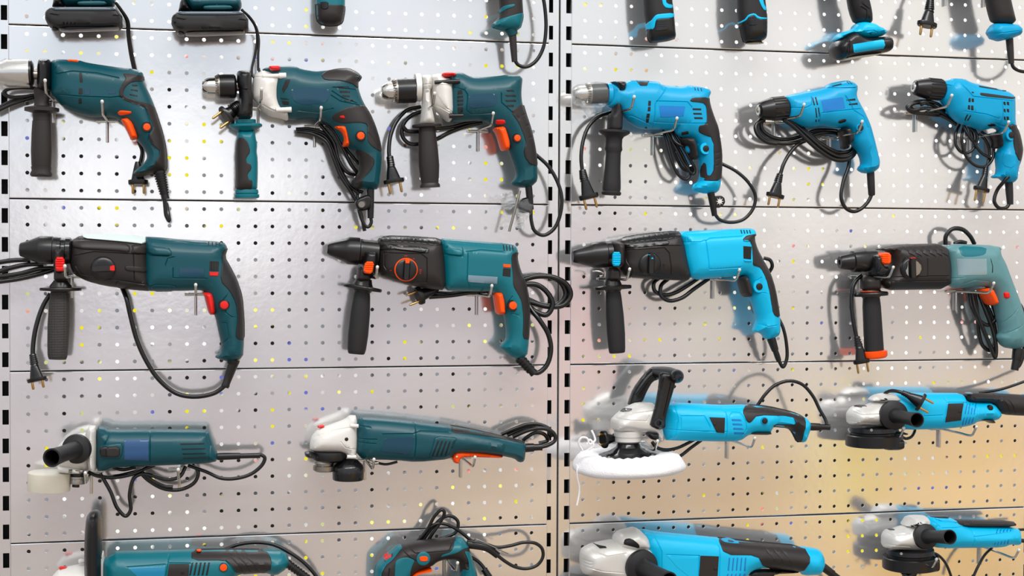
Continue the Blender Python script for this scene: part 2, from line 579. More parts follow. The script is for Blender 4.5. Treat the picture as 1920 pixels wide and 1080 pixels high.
def upright(xa, xb, sa, sb):
    """slotted steel post: face with slots, folded sides and a black hollow behind"""
    y0, y1 = .0022, .03
    z0, z1 = -1.515, .585
    V = []; F = []
    def quad(a, b, c, d):
        o = len(V); V.extend([a, b, c, d]); F.append((o, o + 1, o + 2, o + 3))
    zc = [.0054 + .05 * n for n in range(-30, 12)]
    edges = [z0]
    for z in zc:
        edges += [z - .0129, z + .0129]
    edges.append(z1)
    for i in range(len(edges) - 1):
        a, b = edges[i], edges[i + 1]
        if i % 2 == 0: quad((sa, y0, a), (sb, y0, a), (sb, y0, b), (sa, y0, b))
        else:
            t = y0 + .002
            quad((sa, y0, a), (sa, t, a), (sa, t, b), (sa, y0, b)); quad((sb, y0, a), (sb, t, a), (sb, t, b), (sb, y0, b))
            quad((sa, y0, a), (sb, y0, a), (sb, t, a), (sa, t, a)); quad((sa, y0, b), (sb, y0, b), (sb, t, b), (sa, t, b))
    for a, b in ((xa, sa), (sb, xb)):
        if b - a > .0004: quad((a, y0, z0), (b, y0, z0), (b, y0, z1), (a, y0, z1))
    r = .0015
    for x, s in ((xa, -1), (xb, 1)):
        quad((x, y0, z0), (x, y0, z1), (x + s * r * .5, y0 + r, z1), (x + s * r * .5, y0 + r, z0))
        quad((x + s * r * .5, y0 + r, z0), (x + s * r * .5, y0 + r, z1), (x + s * r * .5, y1, z1), (x + s * r * .5, y1, z0))
    o = struct('trim_post', (V, F), STEEL)
    V2 = []; F2 = []
    a, b, y = xa - .0005, xb + .0005, y1 - .001
    V2 = [(a, y, z0), (b, y, z0), (b, y, z1), (a, y, z1), (a, y0 + .006, z0), (b, y0 + .006, z0), (b, y0 + .006, z1), (a, y0 + .006, z1)]
    F2 = [(0, 1, 2, 3), (0, 3, 7, 4), (1, 2, 6, 5)]
    c = mesh_obj('channel_core', V2, F2, SLOT, o)
    return o
for i, a in enumerate(((-.0335, -.0006, -.0130, -.0024), (.9592, .9784, .9598, .9676), (.9824, 1.0036, .9928, 1.0028), (1.9515, 1.974, 1.9525, 1.9605))):
    o = upright(*a)
    o.name = 'trim_%d' % (i + 1)
for xa, xb in ((-.995, -.033), (-.002, .9615), (1.0015, 1.953), (1.975, 2.937)):
    for k in range(7):
        zz = -.5 * P - 10 * P * (k - 2)
        struct('trim_8', ([(xa, .0165, zz - .006), (xb, .0165, zz - .006), (xb, .0165, zz + .006), (xa, .0165, zz + .006)], [(0, 1, 2, 3)]), SLOT)  # dark strip added behind each panel seam to stand for its shade
gapo = struct('trim_7', ([(.9775, .026, -1.25), (.9835, .026, -1.25), (.9835, .026, .35), (.9775, .026, .35)], [(0, 1, 2, 3)]), SLOT)
# ------------------------------------------------------------------ store around the wall: world light
W = bpy.data.worlds.new('store'); SC.world = W
W.use_nodes = True
nt = W.node_tree
for n in list(nt.nodes): nt.nodes.remove(n)
def N(t, **k):
    n = nt.nodes.new(t)
    for a, b in k.items(): setattr(n, a, b)
    return n
def math_(op, a, b=None, c=None, clamp=False):
    n = N('ShaderNodeMath', operation=op, use_clamp=clamp)
    for i, x in enumerate((a, b, c)):
        if x is None: continue
        if isinstance(x, (int, float)): n.inputs[i].default_value = x
        else: nt.links.new(x, n.inputs[i])
    return n.outputs[0]
def mixc(f, a, b):
    n = N('ShaderNodeMixRGB')
    for i, x in enumerate((f, a, b)):
        if isinstance(x, (int, float)): n.inputs[i].default_value = x
        elif isinstance(x, (tuple, list)): n.inputs[i].default_value = tuple(x) + (1,)
        else: nt.links.new(x, n.inputs[i])
    return n.outputs[0]
tc = N('ShaderNodeTexCoord')
sep = N('ShaderNodeSeparateXYZ'); nt.links.new(tc.outputs['Generated'], sep.inputs[0])
dx, dy, dz = sep.outputs
ay = math_('MAXIMUM', math_('ABSOLUTE', dy), .15)
u = math_('DIVIDE', dx, ay); v = math_('DIVIDE', dz, ay)
def smooth(x, a, b):
    n = N('ShaderNodeMapRange', interpolation_type='SMOOTHSTEP')
    nt.links.new(x, n.inputs[0]); n.inputs[1].default_value = a; n.inputs[2].default_value = b
    return n.outputs[0]
def blob(cu, cv, ru, rv, soft=.6):
    a = math_('POWER', math_('DIVIDE', math_('SUBTRACT', u, cu), ru), 2.0)
    b = math_('POWER', math_('DIVIDE', math_('SUBTRACT', v, cv), rv), 2.0)
    return smooth(math_('SQRT', math_('ADD', a, b)), 1.0, 1.0 - soft)
# the aisle in front of the wall (what the lacquer mirrors)
top = mixc(smooth(u, .05, .55), (.80, .88, .98), (.95, .91, .85))
mid = mixc(smooth(u, .05, .50), (.55, .51, .55), (.68, .60, .56))
low = mixc(smooth(u, -.05, .55), (.45, .38, .35), (.80, .50, .18))
cc = mixc(smooth(v, .0, .10), mid, top)
cc = mixc(smooth(v, -.05, -.2), cc, low)
for (cu, cv, ru, rv), col, f in WBLOBS:
    cc = mixc(math_('MULTIPLY', blob(cu, cv, ru, rv), f), cc, col)
cl = N('ShaderNodeTexNoise'); cl.inputs['Scale'].default_value = 7; cl.inputs['Detail'].default_value = 3
cv = N('ShaderNodeCombineXYZ'); nt.links.new(u, cv.inputs[0]); nt.links.new(math_('MULTIPLY', v, 1.6), cv.inputs[2]); nt.links.new(cv.outputs[0], cl.inputs['Vector'])
clm = N('ShaderNodeMapRange'); nt.links.new(cl.outputs['Fac'], clm.inputs[0]); clm.inputs[1].default_value = .3; clm.inputs[2].default_value = .7; clm.inputs[3].default_value = .82; clm.inputs[4].default_value = 1.12
mul = N('ShaderNodeMixRGB', blend_type='MULTIPLY'); mul.inputs[0].default_value = 1; nt.links.new(cc, mul.inputs[1]); nt.links.new(clm.outputs[0], mul.inputs[2])
cc = mul.outputs[0]
ceil = mixc(smooth(v, .25, .8), cc, (1.25, 1.25, 1.25))
front = mixc(smooth(v, -.3, -.9), ceil, (.42, .36, .31))
# side and far behind: pale store
wide = mixc(smooth(math_('ABSOLUTE', u), .75, 1.4), front, mixc(smooth(dz, -.3, .4), (.30, .28, .26), (.75, .75, .77)))
# goods of the next aisle seen through the punched holes
vec = N('ShaderNodeCombineXYZ'); nt.links.new(u, vec.inputs[0]); nt.links.new(v, vec.inputs[2])
vo = N('ShaderNodeTexVoronoi'); vo.inputs['Scale'].default_value = 46
nt.links.new(vec.outputs[0], vo.inputs['Vector'])
s2 = N('ShaderNodeSeparateColor'); nt.links.new(vo.outputs['Color'], s2.inputs[0])
no = N('ShaderNodeTexNoise'); no.inputs['Scale'].default_value = 9; no.inputs['Detail'].default_value = 1
nt.links.new(vec.outputs[0], no.inputs['Vector'])
nf = N('ShaderNodeMapRange'); nt.links.new(no.outputs['Fac'], nf.inputs[0]); nf.inputs[1].default_value = .3; nf.inputs[2].default_value = .7
val = math_('ADD', math_('MULTIPLY', s2.outputs[0], .74), math_('MULTIPLY', nf.outputs[0], .26))
val = math_('ADD', val, math_('MULTIPLY', smooth(v, .09, .19), .5))
val = math_('ADD', val, math_('MULTIPLY', math_('MULTIPLY', smooth(u, .30, .38), smooth(v, -.13, .1)), .42))
val = math_('ADD', val, math_('MULTIPLY', math_('MULTIPLY', smooth(u, .2, .3), smooth(v, -.04, -.14)), -.22))
val = math_('ADD', val, math_('MULTIPLY', math_('MULTIPLY', smooth(u, .46, .53), smooth(v, -.19, -.13)), .3))
val = math_('ADD', val, math_('MULTIPLY', smooth(v, .06, -.04), -.07))
rp = N('ShaderNodeValToRGB'); nt.links.new(val, rp.inputs[0])
rp.color_ramp.interpolation = 'CONSTANT'
el = rp.color_ramp.elements
el[0].position = 0; el[0].color = (.02, .018, .016, 1)
el[1].position = .24; el[1].color = (.09, .09, .10, 1)
for p, c in ((.33, (.26, .26, .28)), (.42, (.36, .35, .34)), (.485, (.80, .70, .03)), (.525, (.22, .23, .25)), (.565, (.60, .52, .44)), (.59, (.14, .16, .50)), (.615, (.62, .60, .58)), (.655, (.55, .58, .25)), (.675, (.85, .28, .24)), (.69, (.70, .69, .68)), (.75, (.95, .88, .22)), (.78, (.95, .94, .92)), (.84, (1.5, 1.5, 1.5))):
    e = el.new(p); e.color = c + (1,)
both = mixc(smooth(dy, -.02, .02), wide, mixc(smooth(dz, .25, .5), rp.outputs[0], (.6, .6, .6)))
bg = N('ShaderNodeBackground'); bg.inputs['Strength'].default_value = WSTR
nt.links.new(both, bg.inputs['Color'])
ow = N('ShaderNodeOutputWorld'); nt.links.new(bg.outputs[0], ow.inputs[0])
W.cycles.sampling_method = 'MANUAL'; W.cycles.sample_map_resolution = 1024
def lamp(name, loc, rot, sx, sy, power, col):
    d = bpy.data.lights.new(name, 'AREA'); d.shape = 'RECTANGLE'; d.size = sx; d.size_y = sy; d.energy = power; d.color = col
    o = bpy.data.objects.new(name, d); COL.objects.link(o); o.location = loc; o.rotation_euler = rot
    return o
lamp('ceiling_lamp', (.35, -2.3, 1.9), (math.radians(50), 0, 0), 2.6, .5, LP1, (1, .985, .96))
lamp('ceiling_lamp', (1.9, -1.7, 1.9), (math.radians(40), 0, math.radians(25)), 1.8, .4, LP2, (1, .97, .93))
SC.view_settings.view_transform = 'Standard'
SC.view_settings.look = 'None'
SC.view_settings.gamma = 1
SC.view_settings.exposure = EXPO
SC.cycles.max_bounces = 7
SC.cycles.sample_clamp_indirect = 6
# ------------------------------------------------------------------ things on the left bay
GRP = None
def chuck(t, a, b, body, nose, sleeve=BLK, split=.42, tipm=None, teeth=True):
    """keyed drill chuck from nose a to back b: steel nose with holes, toothed ring, sleeve"""
    c = t.lathe('chuck', sleeve, a, b, [(split, 0), (split, body * .98), (split + .03, body), (.55, body), (.57, body * 1.02), (.93, body * 1.01), (.97, body * .9), (1, body * .5)], sides=32)
    t.lathe('chuck_nose', tipm or CHR, a, b, [(.06, nose * .22), (0, nose * .25), (0, nose * .62), (.04, nose * .78), (.16, nose * .98), (.2, nose), (split + .02, nose * 1.04), (split + .02, 0)], c, 32)
    if teeth:
        V, F = turned(t.p3(a), t.p3(b), [(split - .08, 0), (split - .08, body * .9 * t.k), (split + .02, body * 1.03 * t.k), (split + .05, body * 1.03 * t.k), (split + .05, 0)], 48)
        V = [tuple(x) for x in V]
        n = 48; A = t.p3(a)
        for i in (1,):
            for k in range(n):
                if k % 2: V[i * n + k] = tuple(np.array(V[i * n + k]) * .0 + np.array(V[2 * n + k]))
        t.add('toothed_ring', STL, (V, F), c)
    return c

# --- first impact drill
t = Tool('impact_drill', 'dark teal impact drill with big wrapped silver chuck, cut by the left photo edge', 'power drill', (0, 80, 3.0857), (600, 300), group='drills with side handles')
b = t.slab('housing', TEAL, [(292, 110), (320, 97), (385, 98), (460, 102), (500, 115), (600, 131), (700, 145), (780, 152), (825, 172), (833, 195), (832, 228), (848, 262), (872, 310), (893, 362), (910, 425), (930, 485), (948, 545), (958, 600), (964, 660), (966, 737), (930, 747), (880, 757), (800, 778), (772, 760), (775, 745), (800, 725), (830, 700), (850, 670), (848, 640), (830, 610), (805, 580), (790, 560), (760, 510), (735, 480), (700, 455), (660, 432), (600, 428), (540, 432), (470, 418), (400, 392), (340, 352), (305, 310), (292, 280)], 31, 33,
           grooves=[[(330, 180), (420, 165), (560, 175), (690, 205)], [(340, 300), (450, 310), (640, 318), (690, 312)], [(690, 312), (840, 375), (870, 470), (858, 560)]])
t.over('grip_cover', BRN, [(710, 178), (740, 177), (834, 190), (838, 226), (770, 225), (737, 245), (716, 275), (716, 300), (732, 316), (800, 338), (893, 360), (915, 425), (948, 530), (962, 600), (969, 660), (970, 740), (930, 750), (880, 760), (800, 782), (768, 762), (775, 750), (830, 745), (890, 715), (930, 632), (900, 605), (870, 580), (858, 545), (890, 492), (878, 460), (852, 400), (842, 378), (780, 356), (715, 332), (690, 305), (688, 275), (713, 230), (728, 205)], b)
t.inlay('vent_slots', SLOT, [[(762, 242), (795, 243), (797, 252), (764, 251)], [(755, 268), (795, 273), (797, 282), (757, 277)], [(748, 295), (793, 304), (797, 314), (752, 305)], [(457, 173), (474, 173), (480, 231), (461, 231)], [(455, 263), (478, 263), (478, 300), (455, 300)], [(455, 321), (473, 321), (473, 353), (455, 353)]], b)
t.inlay('rating_plate', TEALP, [[(625, 275), (668, 272), (670, 296), (627, 299)], [(485, 268), (520, 265), (522, 300), (487, 303)]], b)
t.slab('trigger', ORG, [(695, 443), (742, 434), (772, 462), (792, 520), (802, 557), (758, 568), (742, 530), (722, 490)], 25, 7, z=5)
t.inlay('direction_lever', ORG, [[(680, 402), (697, 391), (770, 398), (770, 408), (700, 423), (682, 415)]], b, 2.2, edge=2, sm=1)
t.button('lock_button', ORG, 850, 488, 21, b, 3.5, ring=(BLK, 31))
t.slab('mode_switch', ORG, [(384, 96), (457, 100), (458, 120), (440, 124), (396, 118)], 10, 5, z=8)
t.slab('clamp_collar', BLK, [(222, 104), (238, 96), (300, 100), (304, 180), (300, 270), (270, 292), (236, 278), (214, 262), (216, 140)], 33, 14)
t.lathe('spindle', STL, (190, 186), (226, 186), [(0, 28), (1, 28)])
c = t.lathe('chuck', CHR, (-62, 178), (197, 178), [(0, 10), (0, 40), (.05, 56), (.22, 62), (.3, 64), (.42, 80), (.9, 80)], sides=36)
t.lathe('chuck_sleeve', BLK, (-62, 178), (197, 178), [(.9, 10), (.9, 79), (.95, 76), (.99, 60), (1, 30)], c, 36)
t.lathe('film_wrap', FOIL, (-66, 178), (180, 178), [(0, 50), (.1, 66), (.3, 72), (.4, 86), (.7, 83), (.95, 82)], c, 36)
h = t.lathe('side_handle', BRN, (243, 262), (239, 776), [(0, 38), (.02, 48), (.1, 44), (.16, 40), (.2, 46), (.215, 80), (.225, 98), (.262, 98), (.275, 70), (.285, 52), (.37, 50), (.372, 53), (.5, 57), (.7, 60), (.86, 57), (.885, 55), (.887, 58), (.9, 58), (.93, 55), (.965, 64), (.985, 63), (1, 55)], sides=32, sq=.8)
t.tubes('cord', CORD, [[(205, 262, -25), (110, 260, -22), (45, 270, -20), (22, 290, -20), (55, 312, -20), (130, 313, -22), (215, 300, -25)], [(-30, 402, -25), (70, 355, -25), (215, 310, -28)], [(-30, 388, -30), (70, 338, -30), (215, 296, -32)]], 11)
t.tube('plug_lead', CORD, [(800, 570, -24), (822, 625, -26), (815, 680, -26), (797, 730, -24)], 11)
t.plug((798, 690, -20), (800, 822, -16), 58, .95)
t.relief((922, 742), (958, 905), 36, 24, 9)
t.tube('cord_end', CORD, [(950, 880), (956, 950), (962, 1000), (978, 1030), (974, 1000), (962, 930, -10)], 12)

# --- second impact drill
t = Tool('impact_drill', 'teal corded impact drill with white gear case and teal ribbed side handle', 'power drill', (350, 90, 3.0857), (750, 280), group='drills with side handles')
b = t.slab('housing', TEAL, [(430, 128), (470, 107), (560, 103), (625, 105), (660, 121), (740, 136), (810, 130), (870, 122), (935, 119), (980, 138), (1011, 165), (1005, 187), (992, 197), (995, 240), (1012, 290), (1032, 332), (1062, 380), (1087, 440), (1112, 515), (1127, 580), (1130, 640), (1125, 720), (1113, 817), (1050, 822), (970, 807), (953, 778), (985, 735), (1000, 690), (995, 640), (985, 600), (940, 582), (905, 560), (870, 500), (840, 455), (790, 430), (720, 410), (600, 420), (545, 395), (500, 330), (480, 230), (480, 150)], 31, 34,
           grooves=[[(650, 360), (760, 372), (850, 350)], [(840, 250), (900, 290), (985, 318)], [(835, 275), (890, 310), (1000, 330)], [(850, 228), (980, 240)]])
g = t.slab('gear_case', WHT, [(380, 190), (397, 150), (440, 128), (500, 142), (577, 147), (560, 190), (541, 240), (535, 290), (545, 330), (562, 345), (606, 375), (585, 424), (540, 407), (480, 397), (430, 362), (400, 312), (380, 290)], 33, 30, grooves=[[(395, 160), (480, 170), (570, 165)], [(400, 300), (480, 350), (560, 380)]])
t.lathe('screw_boss', WHT, (440, 163, 26), (575, 160, 26), [(0, 5), (0, 12), (.7, 13), (.7, 17), (1, 17)], g)
t.lathe('screw_boss', WHT, (518, 358, 26), (606, 356, 26), [(0, 5), (0, 13), (.6, 14), (1, 16)], g)
t.over('top_cover', BRN, [(775, 158), (812, 130), (870, 118), (938, 115), (987, 138), (1017, 167), (1005, 190), (994, 197), (995, 238), (960, 208), (900, 190), (800, 185)], b)
t.over('grip_cover', BRN, [(840, 400), (870, 370), (920, 346), (990, 332), (1034, 332), (1065, 380), (1093, 445), (1120, 530), (1133, 607), (1090, 582), (1052, 552), (1042, 500), (1047, 440), (1000, 431), (900, 437), (845, 420)], b, grooves=[[(1060, 440), (1110, 520)], [(1050, 490), (1115, 570)]])
t.over('palm_cover', BRN, [(970, 590), (1020, 590), (1070, 620), (1090, 655), (1070, 700), (1015, 765), (1018, 818), (968, 812), (945, 780), (985, 735), (1000, 690), (994, 650)], b)
t.inlay('vent_slots', SLOT, [[(870, 221), (938, 222), (942, 235), (874, 235)], [(882, 247), (940, 247), (946, 260), (888, 260)], [(895, 272), (942, 273), (946, 286), (900, 285)], [(908, 298), (962, 299), (966, 311), (914, 310)], [(572, 183), (602, 180), (585, 225), (560, 262), (551, 240)], [(541, 288), (590, 292), (594, 300), (541, 296)], [(548, 305), (592, 310), (592, 330), (556, 330)]], b)
t.inlay('rating_plate', TEALP, [[(595, 242), (640, 226), (820, 235), (832, 260), (812, 318), (680, 332), (618, 310)]], b, sm=1)
t.slab('mode_switch', RED, [(475, 107), (485, 102), (540, 102), (542, 125), (530, 132), (490, 132), (478, 122)], 10, 5, z=22)
t.inlay('direction_lever', RED, [[(880, 392), (910, 386), (926, 414), (885, 408)]], b, 3.2, edge=2, sm=1)
t.slab('trigger', ORG, [(842, 455), (920, 445), (932, 500), (943, 570), (900, 574), (906, 530), (888, 490)], 25, 7, z=5)
t.button('lock_button', ORG, 1007, 508, 22, b, 3.5, ring=(BLK, 31))
t.slab('clamp_collar', BLK, [(290, 140), (305, 132), (365, 134), (377, 145), (377, 240), (384, 310), (380, 418), (283, 418), (302, 330), (302, 240), (290, 228)], 30, 12, grooves=[[(300, 238), (378, 240)]])
t.lathe('spindle', STL, (280, 220), (300, 220), [(0, 30), (1, 30)])
chuck(t, (90, 224), (290, 222), 68, 50, split=.45)
h = t.slab('side_handle', TEAL2, [(297, 478), (395, 478), (400, 520), (409, 560), (405, 600), (412, 640), (412, 740), (408, 830), (283, 830), (287, 740), (284, 600), (288, 520)], 19, 15)
t.lathe('handle_flange', TEAL2, (341, 415), (344, 482), [(0, 40), (0, 58), (.3, 58), (.32, 50), (.36, 85), (.44, 93), (.6, 93), (.8, 70), (1, 48)], h, sq=.8)
t.lathe('end_cap', TEAL2, (348, 818), (349, 868), [(0, 62), (.2, 66), (.45, 66), (.5, 60), (.6, 70), (.85, 71), (1, 66)], h, sq=.7)
t.over('handle_pad', BRN, [(289, 520), (330, 516), (355, 545), (370, 600), (343, 640), (348, 662), (372, 672), (376, 700), (352, 730), (358, 757), (382, 766), (377, 826), (280, 826), (284, 740), (281, 600)], h)
t.tubes('cord', CORD, [[(790, 425, -22), (850, 480, -18), (900, 570, -12), (955, 680, -12), (1000, 730, -16)], [(770, 440, -20), (850, 545, -14), (880, 650, -10), (930, 720, -12), (995, 735, -20)], [(640, 478, -26), (720, 482, -22), (800, 515, -18), (845, 590, -14), (880, 690, -10), (935, 790, -10), (1000, 845, -10)], [(632, 470, -26), (720, 470, -24), (810, 505, -22), (855, 600, -20), (900, 720, -16), (960, 810, -14), (1020, 835, -14)], [(640, 483, -18), (730, 498, -14), (810, 545, -10), (850, 640, -6), (890, 740, -6), (955, 840, -6), (1000, 930, -8), (1030, 1058, -12)], [(870, 480, -20), (915, 570, -18), (970, 640, -18), (998, 670, -20)]], 11)
t.lathe('strain_relief', CORD, (1064, 815), (1064, 985), [(0, 22), (.5, 21), (1, 18)])
t.tube('cord_end', CORD, [(1064, 975), (1068, 1010), (1052, 1034), (1035, 1030), (1010, 985), (995, 930), (990, 880, -10), (985, 820, -14)], 10)
k = t.slab('cord_clip', BLK, [(970, 900), (985, 870), (1050, 845), (1075, 870), (1070, 920), (1030, 945), (985, 935)], 8, 5, z=6)
t.lathe('clip_ring', STL, (1013, 905, 8), (1013, 905, 16), [(0, 26), (.6, 26), (1, 18), (1, 8)], k)
t.relief((310, 330, -6), (262, 362, -2), 32, 40, 4)
t.plug((300, 340, -6), (222, 398, 4), 62, 1.1, tilt=(.5, 0, -.8))

# --- third impact drill
t = Tool('impact_drill', 'dark teal impact drill with silver gear case and silver clamp handle', 'power drill', (690, 100, 3.0846), (620, 260), group='drills with side handles')
b = t.slab('housing', TEAL, [(430, 125), (500, 111), (535, 108), (590, 136), (660, 138), (760, 130), (800, 123), (870, 126), (893, 147), (888, 190), (885, 240), (890, 290), (912, 350), (942, 440), (962, 520), (974, 590), (977, 650), (980, 737), (945, 772), (890, 779), (835, 766), (824, 747), (850, 720), (855, 690), (840, 640), (815, 570), (790, 500), (760, 450), (720, 425), (690, 400), (640, 390), (570, 395), (490, 402), (460, 370), (460, 250), (460, 160)], 31, 34,
           grooves=[[(500, 190), (560, 215), (575, 240), (570, 330), (600, 350), (720, 345)], [(770, 235), (770, 285), (820, 330), (890, 395)]])
g = t.slab('gear_case', ALU, [(362, 125), (415, 116), (442, 138), (486, 146), (492, 200), (496, 300), (490, 380), (465, 402), (430, 372), (390, 332), (368, 285), (358, 200)], 33, 28, grooves=[[(370, 200), (400, 180), (485, 185)], [(375, 280), (490, 350)]])
t.inlay('case_cover', WHT, [[(392, 186), (484, 184), (492, 340), (440, 300), (392, 230)]], g, .6)
t.lathe('screw_boss', BLK, (385, 168, 26), (530, 162, 26), [(0, 5), (0, 11), (.45, 12), (.5, 14), (1, 12)], g)
t.lathe('screw_boss', BLK, (470, 362, 24), (550, 360, 24), [(0, 4), (0, 14), (.3, 14), (.32, 12), (1, 12)], g)
t.lathe('spindle_flange', ALU, (272, 198), (302, 198), [(0, 40), (0, 78), (1, 80)])
chuck(t, (78, 222), (285, 215), 69, 51, split=.38)
k = t.slab('clamp_handle', ALU, [(305, 128), (362, 124), (370, 145), (370, 200), (358, 215), (360, 290), (380, 365), (386, 415), (300, 415), (305, 370), (312, 300), (310, 210), (303, 195)], 24, 12, z=6, grooves=[[(305, 180), (370, 178)], [(305, 206), (368, 204)]])
t.lathe('side_handle', BRN, (340, 412), (359, 776), [(0, 30), (0, 84), (.02, 86), (.04, 84), (.045, 46), (.15, 50), (.4, 57), (.65, 60), (.85, 54), (.93, 50), (.96, 58), (1, 58)], sides=32, sq=.8)
t.inlay('vent_slots', SLOT, [[(520, 217), (544, 209), (552, 260), (549, 338), (520, 346), (513, 272)], [(797, 213), (838, 209), (846, 222), (806, 222)], [(790, 240), (855, 240), (858, 251), (800, 252)], [(790, 270), (855, 268), (857, 279), (800, 282)], [(798, 299), (845, 296), (842, 311), (806, 310)]], b, sm=0)
t.inlay('vent_bars', TEAL, [[(514, y), (550, y - 3), (550, y + 6), (514, y + 9)] for y in (240, 262, 284, 306)], b, .7)
t.inlay('rating_plate', TEALP, [[(582, 238), (728, 229), (748, 250), (748, 288), (724, 310), (592, 319), (582, 305)]], b, sm=1)
t.over('grip_cover', BRN, [(822, 332), (900, 288), (918, 350), (948, 440), (968, 530), (977, 590), (983, 655), (940, 642), (905, 602), (900, 560), (916, 520), (900, 470), (870, 400)], b, grooves=[[(890, 360), (925, 345)], [(915, 420), (945, 410)], [(930, 490), (962, 480)]])
t.slab('mode_switch', RED, [(424, 120), (440, 109), (502, 110), (512, 133), (440, 139)], 12, 6, z=16)
t.inlay('direction_lever', RED, [[(735, 390), (745, 384), (790, 384), (797, 403), (780, 411), (738, 411)]], b, 2.4, edge=2, sm=1)
t.slab('trigger', ORG, [(718, 432), (785, 420), (802, 470), (816, 520), (813, 562), (775, 567), (764, 540), (745, 470)], 25, 7, z=5)
t.button('lock_button', ORG, 863, 490, 19, b, 3.5, ring=(BLK, 27))
t.tubes('cord', CORD, [[(305, 308, -28), (230, 325, -26), (170, 385, -22), (132, 470, -16), (121, 560, -10), (125, 620, -6)], [(640, 392, -30), (560, 405, -28), (480, 425, -28), (390, 436, -28), (330, 440, -28)], [(660, 400, -26), (570, 420, -26), (470, 458, -26), (400, 495, -26), (300, 524, -26), (235, 520, -26), (198, 475, -26), (205, 410, -26), (250, 360, -28), (315, 335, -28)], [(200, 420, -20), (225, 448, -22), (310, 452, -24)]], 12)
t.relief((126, 598, -4), (136, 665, 2), 19, 22, 4)
t.plug((130, 640, 0), (152, 752, 4), 60, .95)
t.lathe('strain_relief', CORD, (928, 765), (942, 905), [(0, 21), (.5, 20), (1, 17)])
t.tube('cord_end', CORD, [(970, 585, -10), (1040, 650, -8), (1092, 735, -4), (1120, 830, 0), (1112, 930, 0), (1075, 1015, 0), (1015, 1052, 0), (965, 1028, 0), (945, 970, 0), (942, 895, 0)], 11)
k = t.tube('chuck_key_rod', STL, [(878, 795, 4), (850, 905, 6), (816, 1030, 6)], 8, n=4)
t.slab('cord_clip', BLK, [(862, 880), (885, 840), (925, 830), (950, 870), (950, 920), (880, 925)], 8, 5, z=4)
random.seed(3)
for cx, cy, r in ((905, 900, 52), (812, 860, 46), (880, 985, 34)):
    t.slab('film_wrap', FOIL, [(cx + r * random.uniform(.7, 1.15) * math.cos(a * .45), cy + r * random.uniform(.8, 1.4) * math.sin(a * .45)) for a in range(14)], 12, 9, z=8, sm=0, grooves=[[(cx - r, cy + random.uniform(-r, r)), (cx + r, cy + random.uniform(-r, r))] for _ in range(3)], gw=3, gd=4)
GRIPM = mat('dotted grip rubber', '302e2d', .6)
def dotted(m, scale):
    nt = m.node_tree
    tc = nt.nodes.new('ShaderNodeTexCoord'); vo = nt.nodes.new('ShaderNodeTexVoronoi'); vo.inputs['Scale'].default_value = scale
    vo.inputs['Randomness'].default_value = .15
    bp = nt.nodes.new('ShaderNodeBump'); bp.inputs['Strength'].default_value = .7; bp.inputs['Distance'].default_value = .0015; bp.invert = True
    nt.links.new(tc.outputs['Object'], vo.inputs['Vector']); nt.links.new(vo.outputs['Distance'], bp.inputs['Height'])
    nt.links.new(bp.outputs[0], nt.nodes['Principled BSDF'].inputs['Normal'])
dotted(GRIPM, 230)
def dial(t, u, v, r, b, ringm, barm, tip, ang, label=None, par=None):
    """mode selector: round boss, ring and a raised bar with a coloured tip (ang = degrees the tip points to, 0 right)"""
    d = t.button('mode_dial', BLK, u, v, r, b, 5, par, 36, ring=(ringm, r * 1.1, 'dial_ring'))
    c = t.on(u, v, b) - np.array([0, .006, 0])
    k = t.k; a = math.radians(ang)
    ax = np.array([math.cos(a), 0, math.sin(a)]); pr = np.array([-math.sin(a), 0, math.cos(a)])
    def bar(l0, l1, w, h):
        V = []
        for l, ww in ((l0, w * .8), (l0 + (l1 - l0) * .1, w), (l1 - (l1 - l0) * .1, w), (l1, w * .8)):
            for y, f in ((.003, 1), (-h * .7, 1), (-h, .7)):
                for sg in (-1, 1):
                    V.append(c + ax * l * k + pr * ww * sg * k * f + np.array([0, y, 0]))
        F = []
        for i in range(3):
            o = i * 6; q = o + 6
            for a_, b_ in ((0, 2), (2, 4), (4, 5), (5, 3), (3, 1), (1, 0)):
                F.append((o + a_, o + b_, q + b_, q + a_))
        F += [(0, 2, 4, 5, 3, 1), (18, 19, 21, 23, 22, 20)]
        return V, F
    dp = d
    t.add('dial_bar', barm, bar(-r * .92, r * .92, r * .3, .006), par or b)
    t.add('dial_pointer', tip, bar(r * .62, r * 1.02, r * .26, .0064), par or b)
    return d
# --- rotary hammer, left
t = Tool('rotary_hammer', 'dark teal rotary hammer with pale mint top strip and dotted side grip', 'rotary hammer', (0, 420, 3.1755), (800, 260), group='rotary hammers')
b = t.slab('housing', TEAL, [(850, 74), (940, 78), (1080, 92), (1330, 105), (1356, 140), (1338, 195), (1372, 260), (1412, 330), (1440, 430), (1452, 520), (1454, 690), (1447, 802), (1360, 821), (1280, 797), (1284, 781), (1310, 770), (1318, 720), (1300, 640), (1285, 560), (1265, 520), (1222, 420), (1205, 393), (1100, 398), (905, 400), (850, 395)], 32, 30,
           grooves=[[(880, 185), (1010, 190)], [(985, 240), (1000, 205), (1035, 195)], [(1030, 260), (1030, 322), (1230, 325)], [(1350, 425), (1330, 450), (1345, 530), (1385, 555)], [(1310, 590), (1350, 590), (1362, 680), (1320, 720)], [(880, 90), (1000, 105), (1060, 100), (1200, 120), (1340, 130)]])
g = t.slab('gear_case', BRN, [(425, 98), (480, 66), (620, 68), (870, 76), (892, 150), (892, 250), (907, 402), (780, 390), (620, 368), (520, 342), (440, 302), (418, 260), (416, 180)], 33, 30,
           grooves=[[(440, 190), (560, 165), (790, 178), (885, 180)], [(450, 250), (480, 300), (700, 335), (880, 360)], [(795, 180), (800, 340)]])
t.over('top_strip', MINT, [(482, 58), (560, 58), (872, 70), (868, 122), (750, 108), (600, 94), (500, 86)], g, 5, edge=3)
